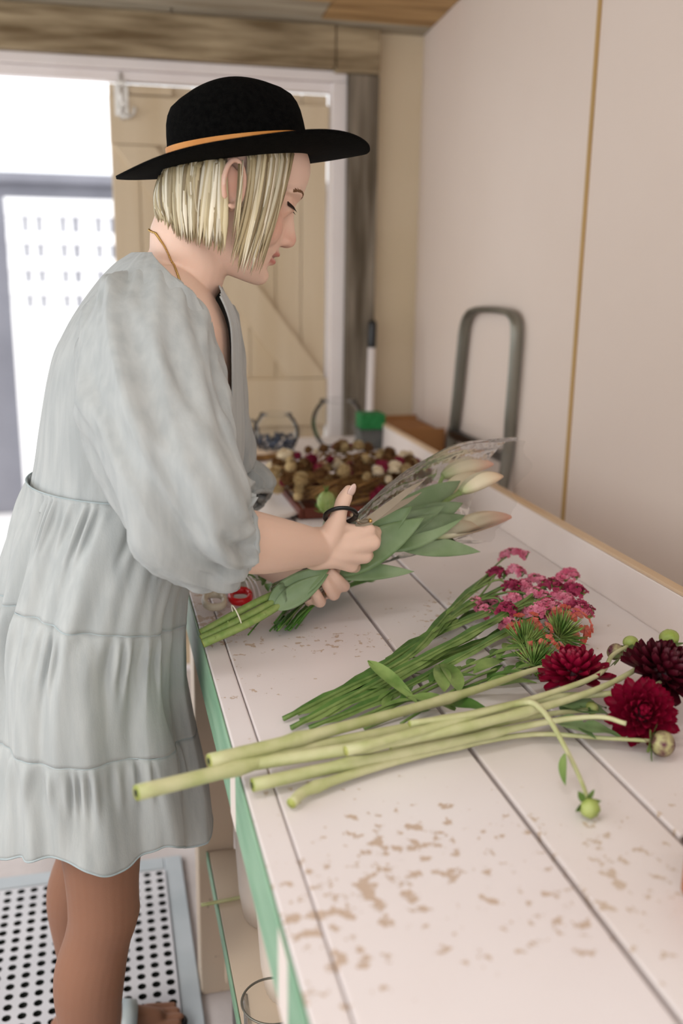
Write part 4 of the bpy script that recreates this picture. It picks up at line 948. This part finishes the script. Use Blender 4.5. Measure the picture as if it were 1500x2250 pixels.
def dahlia(pts, rads, lab, nodes=(6, 14)):
    t = thing('dahlia_stem', lab, 'flower', pts[0], 'burgundy dahlias'); p = stemline(pts, 30); r = [np.interp(i/29, np.linspace(0, 1, len(rads)), rads) for i in range(30)]
    for nd in nodes: r[nd] *= 1.28
    st = MB().tube(p, r, 14).build('stem', M_STEM, t); d0 = (p[0] - p[1]).normalized(); MB().tube([p[0] + d0*.0008, p[0] - d0*.002], r[0]*.96, 14).build('cut_end', M_STEMCUT, st)
    if r[0] > .006: MB().tube([p[0] + d0*.001, p[0] - d0*.001], r[0]*.5, 12).build('hollow_shade', M_DARK, st)  # dark disc painted for the shade inside the cut stem
    return t, p, st
t, p, st = dahlia([G(300, 1742, .032), G(470, 1700, .026), G(700, 1640, .022), G(1000, 1580, .026), G(1200, 1535, .03), G(1400, 1520, .045), G(1450, 1500, .05)], [.0086, .0082, .0076, .0066, .0052, .0034, .0032], 'burgundy dahlia with very dark bloom, its stem overhanging the bench edge')
bloom(t, G(1455, 1478, .052), V((.2, -.15, .6)), .054, 90, 1)
t, p, st = dahlia([G(460, 1672, .038), G(700, 1612, .036), G(1000, 1530, .034), G(1180, 1470, .036), G(1290, 1450, .042)], [.0082, .0072, .0058, .0038, .003], 'burgundy dahlia lying next to the coral sweet williams')
bloom(t, G(1262, 1478, .040), V((-.1, .1, .7)), .048, 80, 0)
t, p, st = dahlia([G(555, 1725, .012), G(760, 1680, .014), G(1000, 1630, .016), G(1180, 1590, .024), G(1310, 1575, .04), G(1375, 1590, .04)], [.0078, .007, .006, .004, .003, .0028], 'burgundy dahlia with bright red open face beside striped bud')
bloom(t, G(1410, 1566, .036), V((-.22, -.62, .5)), .045, 84, 0)
t, p, st = dahlia([G(640, 1765, .006), G(690, 1730, .008), G(900, 1665, .007), G(1150, 1615, .008), G(1330, 1622, .012), G(1432, 1628, .016)], [.006, .006, .0045, .0032, .0026, .0024], 'dahlia stem ending in a striped purple and cream bud')
bud(t, G(1455, 1634, .016), V((.7, -.5, .1)), .0155, True)
t, p, st = dahlia([G(480, 1690, .02), G(800, 1640, .03), G(1050, 1590, .04), G(1270, 1530, .045), G(1390, 1475, .055), G(1462, 1415, .065)], [.008, .007, .006, .0044, .0034, .003], 'dahlia stem curving up to a round green bud over the dark bloom')
bud(t, G(1470, 1402, .068), V((.3, .5, .7)), .0135, False)
t, p, st = dahlia([G(760, 1650, .04), G(980, 1590, .045), G(1140, 1545, .05), G(1190, 1560, .05), G(1240, 1640, .03), G(1278, 1720, .014), G(1292, 1762, .010)], [.006, .005, .0042, .0034, .0028, .0024, .0022], 'dahlia side shoot drooping to a small open green bud on the bare boards', ())
bud(t, G(1296, 1776, .008), V((.1, -.8, -.1)), .011, False); MB().leaf(G(1240, 1655, .03), G(1236, 1722, .012) - G(1240, 1655, .03), V((-1, -.3, .3)), .042, .014, .1, .2, 7).build('leaf', M_SLEAF, st)
t, p, st = dahlia([G(900, 1590, .05), G(1080, 1560, .05), G(1300, 1490, .05), G(1345, 1440, .055), G(1378, 1420, .058)], [.004, .004, .0036, .003, .0026], 'dahlia side shoot with half open striped bud between two blooms', ())
bud(t, G(1385, 1412, .06), V((.2, .5, .8)), .0105, False); bud(t, G(1352, 1432, .05), V((-.3, .6, .5)), .012, True)
t, p, st = dahlia([G(860, 1650, .01), G(1050, 1600, .02), G(1200, 1570, .022), G(1290, 1560, .022)], [.005, .0045, .0035, .0028], 'dahlia side shoot with tiny green bud under the main stems', ())
bud(t, G(1300, 1556, .02), V((.6, .1, .5)), .0085, False)
for (x, y, dx, dy, L, W) in ((1190, 1545, .6, -.35, .085, .045), (1230, 1560, .9, .1, .07, .04), (1210, 1580, .4, -.6, .06, .03), (1270, 1600, .8, -.4, .05, .025)): MB().leaf(G(x, y, .02), V((dx, dy, .15)), V((0, -.1, 1)), L, W, .3, .15, 8, wave=.06).build('leaf', M_LLEAF, st)

# ------------------------------------------------------------------ dried flower wreath on a dark tray
WC = (PZ(765, 1062, B + .04)); WR = .150
tray = thing('wooden_tray', 'dark red stained wooden tray under the dried wreath', 'tray', V((WC.x, WC.y, B)))
pbox('base', (WC.x - .15, WC.y - .17, B + .001), (WC.x + .15, WC.y + .15, B + .012), mat('mahogany', '4A1E12', '6B2E1B', .45, 8, (1, 6, 1)), tray, .002)
for a, b in (((-.15, -.182), (.15, -.171)), ((-.15, .151), (.15, .162)), ((-.162, -.182), (-.151, .162)), ((.151, -.182), (.162, .162))): pbox('rim', (WC.x + a[0], WC.y + a[1], B + .001), (WC.x + b[0], WC.y + b[1], B + .026), MATS['mahogany'], tray, .002)
wz = B + .058
wre = thing('dried_wreath', 'wreath of twisted twigs and dried brown and crimson flower heads', 'wreath', V((WC.x, WC.y, B + .013)))
M_TWIG = mat('twig', '6B4A26', '9A7442', .8, 40); M_DRYT = mat('dry_tan', 'A88958', 'D3BC8E', .9, 60, bump=.5, bscale=200); M_DRYB = mat('dry_brown', '5A3A1E', '8A6236', .9, 60, bump=.5, bscale=200); M_DRYC = mat('dry_crimson', '6B0F2C', '9C2347', .8, 60); M_DRYW = mat('dry_cream', 'D8C7A6', 'E8DCC4', .9, 60)
m = MB()
for i in range(64):
    a0 = rnd()*2*PI; sp = random.uniform(1.2, 3.2); ph = rnd()*6; rr_ = random.uniform(.012, .044); k = random.choice((2, 3, 4)); pts = []
    for q in range(26):
        t = q/25; a = a0 + sp*t; r2 = WR + rr_*math.cos(k*a + ph); pts.append(V((WC.x + r2*math.cos(a), WC.y + r2*math.sin(a), wz + rr_*.9*math.sin(k*a + ph))))
    m.tube(pts, random.uniform(.0014, .0030), 5)
tag(m.build('twig_ring', M_TWIG, wre), kind='stuff')
def head_mesh(name, mt, spiky):
    q = MB()
    if spiky:
        for i in range(70):
            z = 1 - 1.5*(i + .5)/70; an = i*2.39996; d = V((math.sqrt(max(0, 1 - z*z))*math.cos(an), math.sqrt(max(0, 1 - z*z))*math.sin(an), z)); q.leaf(d*.25, d + rv(.15), d.orthogonal(), .85, .34, .1, .2, 3)
    q.ball((0, 0, 0), .72, 14, 9, (1, 1, .85), fn=lambda d: 1 + .22*nz(d.x*3.4, d.y*3.4, d.z*3.4))
    me = bpy.data.meshes.new(name); me.from_pydata(q.v, [], q.f); me.polygons.foreach_set('use_smooth', [True]*len(me.polygons)); me.materials.append(mt); return me
HM = [head_mesh('tan_head', M_DRYT, True), head_mesh('brown_head', M_DRYB, True), head_mesh('crimson_head', M_DRYC, True), head_mesh('cream_head', M_DRYW, True), head_mesh('pod_head', M_DRYT, False)]
for i in range(120):
    a = rnd()*2*PI; b = random.uniform(-.5, PI + .2) if rnd() < .8 else rnd()*6; r2 = .043 + rnd()*.010; p = V((WC.x + (WR + r2*math.cos(b))*math.cos(a), WC.y + (WR + r2*math.cos(b))*math.sin(a), wz + r2*.95*math.sin(b)))
    if p.z < B + .032: continue
    o = bpy.data.objects.new('dried_flower_head', random.choice(HM[:2] + [HM[0], HM[1], HM[1], HM[2], HM[2], HM[3], HM[4]])); col.objects.link(o); o.location = p; n_ = V((math.cos(a)*math.cos(b), math.sin(a)*math.cos(b), math.sin(b))); o.rotation_euler = n_.to_track_quat('Z', 'Y').to_euler(); o.scale = [random.uniform(.011, .021)]*3; setparent(o, wre)

# ------------------------------------------------------------------ glass bowls, foam, paper at the far end
def bowl(name, x, y, r, lab, Y_=None):
    c = PZ(x, y, B); t = thing(name, lab, 'glass bowl', c, 'round glass bowls')
    R = []; prof_ = [(.02, .001), (.45*r, .001), (.62*r, .10*r), (.86*r, .42*r), (r, .88*r), (.95*r, 1.28*r), (.80*r, 1.58*r), (.66*r, 1.74*r), (.68*r, 1.80*r)]
    for q in cr(prof_, 34): R.append([c + V((q[0]*math.cos(a), q[0]*math.sin(a), q[1] + .001)) for a in [2*PI*j/48 for j in range(48)]])
    b = MB().rings(R, True, False).build('bowl', M_GLASS, t); rim = [c + V((.68*r*math.cos(a), .68*r*math.sin(a), 1.80*r)) for a in [2*PI*j/48 for j in range(49)]]; MB().tube(rim, .0022, 6).build('rim', M_GLASS, t)
    return t, c
t, c = bowl('glass_bowl', 606, 1000, .071, 'round glass bowl holding dark blue pebbles behind the wreath')
m = MB()
for i in range(110):
    a = rnd()*6.3; r_ = .055*math.sqrt(rnd()); m.ball(c + V((r_*math.cos(a), r_*math.sin(a), .008 + .055*rnd())), random.uniform(.006, .009), 7, 5, (1, .8, .7))
pb = tag(m.build('pebbles', mat('blue_pebble', '2E3442', '4C5465', .4, 30)), 'heap of dark blue pebbles lying inside a round glass bowl', 'pebbles', kind='stuff')
bowl('glass_bowl', 742, 985, .086, 'larger empty round glass bowl beside the green foam block')
bowl('glass_bowl', 536, 985, .05, 'smallest round glass bowl standing next to the florist')
fc = PZ(812, 985, B); t = thing('foam_tub', 'dark grey plastic tub holding the green florist foam', 'tub', fc)
M_TUB = mat('grey_tub', '4A4A48', '5E5E5B', .5, 10); MB().rings([[fc + V((sx*a, sy*a, z)) for sx, sy in ((-1, -1), (1, -1), (1, 1), (-1, 1))] for z, a in ((.001, .036), (.060, .042))]).build('body', M_TUB, t, False, bevel=.004); pbox('lip', fc + V((-.045, -.045, .0605)), fc + V((.045, .045, .066)), M_TUB, t, .002)
o = MB().box(fc + V((-.038, -.038, .067)), fc + V((.040, .040, .115))).build('foam_block', mat('floral_foam', '1E6B36', '2C7F45', .9, 60, bump=.3, bscale=300), None, False, bevel=.002); tag(o, 'green florist foam block on a dark grey tub', 'foam block')
pc = [PZ(x, y, B + .003) for x, y in ((525, 1200), (690, 1150), (640, 1075), (560, 1010), (500, 1080))]
m = MB(); NP = 14; R = []
c0_, c1_, c2_, c3_ = PZ(500, 1190, B + .004), PZ(672, 1128, B + .004), PZ(600, 1030, B + .004), PZ(470, 1060, B + .004)
for i in range(NP):
    u = i/(NP-1); R.append([lerp(lerp(c0_, c1_, v/13), lerp(c3_, c2_, v/13), u) + V((0, 0, .003 + .018*(1 - abs(2*v/13 - 1))**2 * (.5 + .5*nz(u*3, v*.3)) + .02*max(0, v/13 - .75)*1.2)) for v in range(14)])
m.rings(R, False, False, closed=False); o = m.build('paper_sheet', mat('white_paper', 'EAE4E2', 'F1EDEB', .7, 5)); so = o.modifiers.new('s', 'SOLIDIFY'); so.thickness = .0008; tag(o, 'loosely curled sheet of white wrapping paper by the wreath', 'paper')
wc = PZ(545, 990, B); t = thing('wood_slice', 'pale round wooden slice lying behind the white paper', 'wood slice', wc); m = MB().rings([[wc + V(((.085 + .004*nz(2*math.cos(a), 2*math.sin(a), 1))*math.cos(a), (.085 + .004*nz(2*math.cos(a), 2*math.sin(a), 1))*math.sin(a) - .09, z)) for a in [2*PI*j/40 for j in range(40)]] for z in (.001, .022)])
m.build('disc', mat('pale_wood', 'D9BFA2', 'E4CEB5', .6, 10), t, False, bevel=.002)
MB().rings([[wc + V((.0885*k*math.cos(a), .0885*k*math.sin(a) - .09, z)) for a in [2*PI*j/40 for j in range(40)]] for z, k in ((.002, 1.0), (.002, 1.03), (.020, 1.03), (.020, 1.0))], False, False).build('bark', M_TWIG, t)

# greenery on the bench under the hands
fg = thing('green_foliage_bunch', 'bunch of feathery green stems lying under the wrapped lilies', 'foliage', G(600, 1370))
for i in range(34):
    x0, y0 = random.uniform(590, 660), random.uniform(1362, 1388); k = random.uniform(.7, 1.2); a = G(x0, y0, .001 + rnd()*.012); b = G(x0 + 55*k, y0 - 60*k, .012 + rnd()*.02); c = G(x0 + random.uniform(90, 220), y0 - random.uniform(100, 135), .01 + rnd()*.02)
    p = path([a, b, c], 12); st = MB().tube(p, [.0016]*10 + [.001, .0004], 5).build('stem', random.choice([M_FERN, M_SLEAF, M_SLEAF2]), fg)
    if i % 2 == 0:
        m = MB()
        for q in range(14): pp = p[random.randint(6, 11)]; d = (p[11] - p[8]).normalized() + rv(.9); d.z = abs(d.z)*.6; m.tube([pp, pp + d*.010, pp + d*.02 + rv(.003)], [.0005, .0008, .0001], 4)
        m.build('feathery_leaves', M_FERN, st)
fg2 = thing('leafy_trimmings', 'heap of bright green leafy trimmings beside the red handled snips', 'foliage', G(560, 1260))
for i in range(46):
    p = G(random.uniform(500, 640), random.uniform(1235, 1285), .002 + rnd()*.02); d = rv(); d.z = abs(d.z)*.5; MB().leaf(p, d, V((0, 0, 1)) + rv(.3), random.uniform(.02, .045), random.uniform(.008, .015), .3, .2, 5).build('leaf', random.choice([M_FERN, M_SLEAF, M_SLEAF2]), fg2)
for i in range(3): MB().tube(path([G(548 + 14*i, 1325, .004), G(545 + 10*i, 1285, .022), G(530 + 8*i, 1262, .012)], 9), .0022, 6, .4).build('pale_ribbon', M_FRAME, fg2)
for i in range(3): tag(MB().leaf(G(488 + 8*i, 1252 - 4*i, .008), V((.6, .4 - .4*i, .4)), V((0, 0, 1)), .03, .018, .3, .2, 6).build('purple_petal', mat('violet', '3B2260', '54348A', .6, 30)), 'fallen violet petal near the leafy trimmings', 'petal', 'fallen violet petals')
tag(MB().tube(path([G(545, 1395), G(570, 1365, .006), G(590, 1345, .012)], 8), .0013, 6).build('cut_greenery', M_FERN), 'single thin green stem lying apart in front of the foliage bunch', 'stem')
ng = thing('nigella_pod', 'pale green nigella seed pod standing up behind the thumb', 'seed pod', G(712, 1165)); nc = P(716, 1104, 1.92)
MB().tube(path([G(705, 1180), lerp(G(705, 1180), nc, .5) + V((.004, 0, .004)), nc], 12), .0018, 6).build('stem', M_SLEAF, ng)
MB().ball(nc, .0185, 16, 10, (1, 1, 1.25), fn=lambda d: 1 + .08*math.cos(5*math.atan2(d.y, d.x))).build('pod', plant('nigella', '94AB5A', 'B6C486', .5, .15, 30), ng)
m = MB()
for i in range(46):
    a = rnd()*6.3; d = V((math.cos(a), math.sin(a), random.uniform(-.1, 1.5))); p = nc - V((0, 0, .02)); m.tube([p, p + d*.014, p + d*.026 + V((0, 0, .005))], [.0011, .0010, .0002], 4)
for i in range(5): a = 6.28*i/5; m.tube([nc + V((0, 0, .02)), nc + V((.006*math.cos(a), .006*math.sin(a), .036))], [.001, .0004], 4)
m.build('bracts', M_FERN, ng)
wf = thing('small_white_blossom', 'small spray of white blossom lying past the scissors', 'flower', PZ(785, 1135, B))
wb = PZ(785, 1140, B + .02); MB().tube(path([PZ(760, 1160, B + .004), lerp(PZ(760, 1160, B + .004), wb, .6) + V((0, 0, .006)), wb], 6), .0012, 5).build('stem', M_SLEAF, wf)
for i in range(9): MB().leaf(wb + rv(.014), rv() + V((0, 0, .8)), rv(), .018, .009, .2, .2, 5).build('petal', M_DRYW, wf)

# snips with one cream and one red loop
sn = thing('garden_snips', 'snips with one cream and one red handle loop lying on the bench', 'snips', G(500, 1300)); M_RED = mat('red_plastic', 'C8121A', 'D81F26', .3, 10); M_CRM = mat('cream_plastic', 'D9CDB4', 'E2D8C2', .35, 10)
pv = G(505, 1272, .010)
def sloop(cx_, cy_, rx, ry, mt, rot_):
    c = G(cx_, cy_, .012); u = V((math.cos(rot_), math.sin(rot_), 0)); v = V((-math.sin(rot_), math.cos(rot_), .10)); MB().tube([c + u*rx*math.copysign(abs(math.cos(a))**.8, math.cos(a)) + v*ry*math.copysign(abs(math.sin(a))**.8, math.sin(a)) for a in [2*PI*i/32 for i in range(33)]], .0052, 10, 1.3).build('handle', mt, sn)
sloop(471, 1320, .0165, .026, M_CRM, -.05); sloop(528, 1310, .0165, .024, M_RED, -.15)
MB().tube([G(482, 1297, .012), pv], .005, 8).build('shank', M_METAL, sn); MB().tube([G(521, 1290, .012), pv], .005, 8).build('shank', M_METAL, sn)
MB().tube([pv + V((0, 0, -.006)), pv + V((0, 0, .007))], .008, 14).build('pivot', M_METAL, sn); MB().tube(path([pv, lerp(pv, G(500, 1245, .008), .5), G(508, 1238, .006)], 6), [.007, .007, .006, .005, .003, .001], 8, .4).build('blade', M_METAL, sn); MB().tube(path([pv, G(496, 1250, .008), G(500, 1238, .006)], 6), [.006, .006, .005, .004, .003, .001], 8, .4).build('blade', M_METAL, sn)

# ------------------------------------------------------------------ things behind the bench
cbx = thing('cardboard_box', 'brown cardboard box wedged between bench upstand and wall', 'box', (1.0, 3.05, 0)); bz = P(930, 942, 3.1).z
MB().box((.952, 3.036, .001), (1.105, 3.33, bz)).build('carton', M_CARD, cbx, False, bevel=.003)
for a, b in (((.950, 3.029), (1.107, 3.0355)), ((.950, 3.3305), (1.107, 3.336))): pbox('flap', (a[0], a[1], bz - .09), (b[0], b[1], bz + .012), M_CARD, cbx, .001)
hx = XW - .022
tr = thing('folding_trolley', 'grey metal trolley frame with rounded top leaning on the wall', 'trolley', (1.06, 2.66, 0))
pl = [PX(985, 1020, hx), PX(1002, 900, hx), PX(1014, 780, hx), PX(1022, 715, hx), PX(1036, 686, hx), PX(1062, 680, hx), PX(1108, 684, hx), PX(1128, 696, hx), PX(1135, 725, hx), PX(1131, 800, hx), PX(1122, 910, hx), PX(1112, 1020, hx)]
lo_l = V((.93, pl[0].y + .05, .06)); lo_r = V((.93, pl[-1].y - .04, .06))
pts = path([V((1.0, lo_l.y, .06)), V((1.05, pl[0].y + .02, .55))] + pl + [V((1.05, pl[-1].y - .01, .55)), V((1.0, lo_r.y, .06))], 90)
MB().tube(pts, .019, 10, .5, up=(0, 1, 0)).build('frame', M_METAL, tr)
for z in (.40, .98): 
    ya = pl[0].y; yb2 = pl[-1].y; k = 1.05 if z < .6 else hx - .004; MB().bar((k, ya - .01, z), (k, yb2 + .01, z), .02, .03).build('crossbar', M_BLACKP, tr, False, bevel=.004)
MB().box((.90, lo_r.y + .02, .03), (1.05, lo_l.y - .02, .045)).build('toe_plate', M_METAL, tr, False, bevel=.003)
for yy in (lo_l.y, lo_r.y): MB().tube([(1.0, yy - .014, .058), (1.0, yy + .014, .058)], .057, 24).build('wheel', M_BLACKP, tr)
bp0 = P(818, 712, YB - .09); bp1 = P(811, 930, YB - .12); dd = (bp1 - bp0).normalized(); bot = bp0 + dd*((bp0.z - .06)/-dd.z)
br_ = thing('broom', 'white broom handle with black cap standing in the corner', 'broom', V((bot.x, bot.y, 0)))
MB().tube([bp0 + dd*.06, bot], .0135, 14).build('handle', M_FRAME, br_); MB().tube([bp0, bp0 + dd*.075], .0155, 14, round_ends=True).build('cap', M_BLACKP, br_); MB().box(bot + V((-.026, -.08, -.02)), bot + V((.026, .08, .02))).build('head', M_BLACKP, br_, False, bevel=.006)
for q in range(12): MB().tube([bot + V((0, -.072 + .013*q, -.018)), bot + V((0, -.072 + .013*q, -.0585))], .007, 6).build('bristle_tuft', M_DARK, br_)

# ------------------------------------------------------------------ below the bench
def bucket(x, y, h, lab):
    t = thing('ribbed_bucket', lab, 'bucket', (x, y, SZ), 'white ribbed buckets on the shelf'); R = []; n = 72
    for q in range(9):
        k = q/8; r = .062 + .024*k
        if q == 0: r *= .93
        R.append([V((x + r*(1 + .012*math.cos(36*a))*math.cos(a), y + r*(1 + .012*math.cos(36*a))*math.sin(a), SZ + .001 + h*k)) for a in [2*PI*j/n for j in range(n)]])
    MB().rings(R, True, False).build('body', mat('white_ribbed_plastic', 'D5C8BB', 'DFD4C9', .5, 8), t); MB().tube([V((x + .088*math.cos(a), y + .088*math.sin(a), SZ + h)) for a in [2*PI*j/40 for j in range(41)]], .0035, 6).build('rim', MATS['white_ribbed_plastic'], t)
bucket(.266, 1.53, .40, 'white ribbed bucket standing nearest the end panel on the shelf'); bucket(.274, 1.335, .40, 'white ribbed bucket between the other bucket and the glass jug')
jx, jy = PZ(592, 2205, SZ + .12).x + .006, PZ(592, 2205, SZ + .12).y
jg = thing('glass_jug', 'clear glass measuring jug with handle standing on the shelf', 'jug', (jx, jy, SZ)); R = []
for r, z in ((.036, .001), (.040, .004), (.042, .06), (.044, .118), (.046, .124)): R.append([V((jx + r*math.cos(a), jy + r*math.sin(a), SZ + z)) for a in [2*PI*j/40 for j in range(40)]])
MB().rings(R, True, False).build('body', M_GLASS, jg); MB().tube([V((jx + .046*math.cos(a), jy + .046*math.sin(a), SZ + .124)) for a in [2*PI*j/40 for j in range(41)]], .0018, 6).build('rim', M_METAL, jg)
MB().tube(path([(jx - .03, jy - .032, SZ + .11), (jx - .05, jy - .055, SZ + .105), (jx - .05, jy - .055, SZ + .05), (jx - .03, jy - .03, SZ + .03)], 14), .0045, 8).build('handle', M_GLASS, jg)
vx, vy = jx + .085, jy + .015; vs = thing('square_glass_vase', 'square clear glass vase standing next to the measuring jug', 'vase', (vx, vy, SZ))
MB().rings([[V((vx + sx*.035, vy + sy*.035, SZ + z)) for sx, sy in ((-1, -1), (1, -1), (1, 1), (-1, 1))] for z in (.001, .14)], True, False).build('body', M_GLASS, vs, False); MB().tube([V((vx + sx*.035, vy + sy*.035, SZ + .14)) for sx, sy in ((-1, -1), (1, -1), (1, 1), (-1, 1), (-1, -1))], .002, 6).build('rim', M_METAL, vs)
tag(MB().tube(path([(SX - .028, 1.57, SZ + .006), (SX + .01, 1.575, SZ + .0045), (SX + .06, 1.58, SZ + .0045)], 8), .0035, 8).build('flower_cutting', M_STEM), 'short cut stem poking out over the edge of the lower shelf', 'stem')
bk = thing('black_crate', 'black crate pushed under the lower shelf', 'crate', (.3, 1.4, 0))
for a, b in (((.2, 1.1, .001), (.5, 1.66, .012)), ((.2, 1.1, .012), (.212, 1.66, .22)), ((.488, 1.1, .012), (.5, 1.66, .22)), ((.212, 1.1, .012), (.488, 1.112, .22)), ((.212, 1.648, .012), (.488, 1.66, .22))): pbox('side', a, b, M_BLACKP, bk, .002)
# wooden box whose corner just shows on the bench
kx, ky = PZ(1481, 1955, B).x, .64
kb = thing('wooden_box', 'orange brown wooden box with dark rim standing on the bench', 'box', (kx + .07, ky, B)); MW = mat('orange_wood', '8E4A18', 'A55C24', .5, 8, (1, 1, 6)); MD = mat('dark_wood_rim', '2A150A', '3B2112', .5, 10)
pbox('body', (kx + .004, ky - .05, B + .001), (kx + .15, ky + .06, B + .05), MW, kb, .002); pbox('rim', (kx, ky - .054, B + .0505), (kx + .154, ky + .064, B + .058), MD, kb, .002); pbox('lid', (kx + .016, ky - .04, B + .0585), (kx + .14, ky + .05, B + .074), MATS['dark_wood_rim'], kb, .002)

# nothing that lies on the bench reaches into its boards
for o in list(bpy.data.objects):
    r0 = o
    while r0.parent: r0 = r0.parent
    if o.type == 'MESH' and o.name.split('.')[0] != 'petal' and r0.name.split('.')[0] in ('statice_stem', 'sweet_william_stem', 'dahlia_stem', 'leafy_sprig', 'green_foliage_bunch', 'leafy_trimmings', 'loose_leaf'):
        for v_ in o.data.vertices:
            if v_.co.z < B + .0015 and v_.co.x > .1: v_.co.z = B + .0015
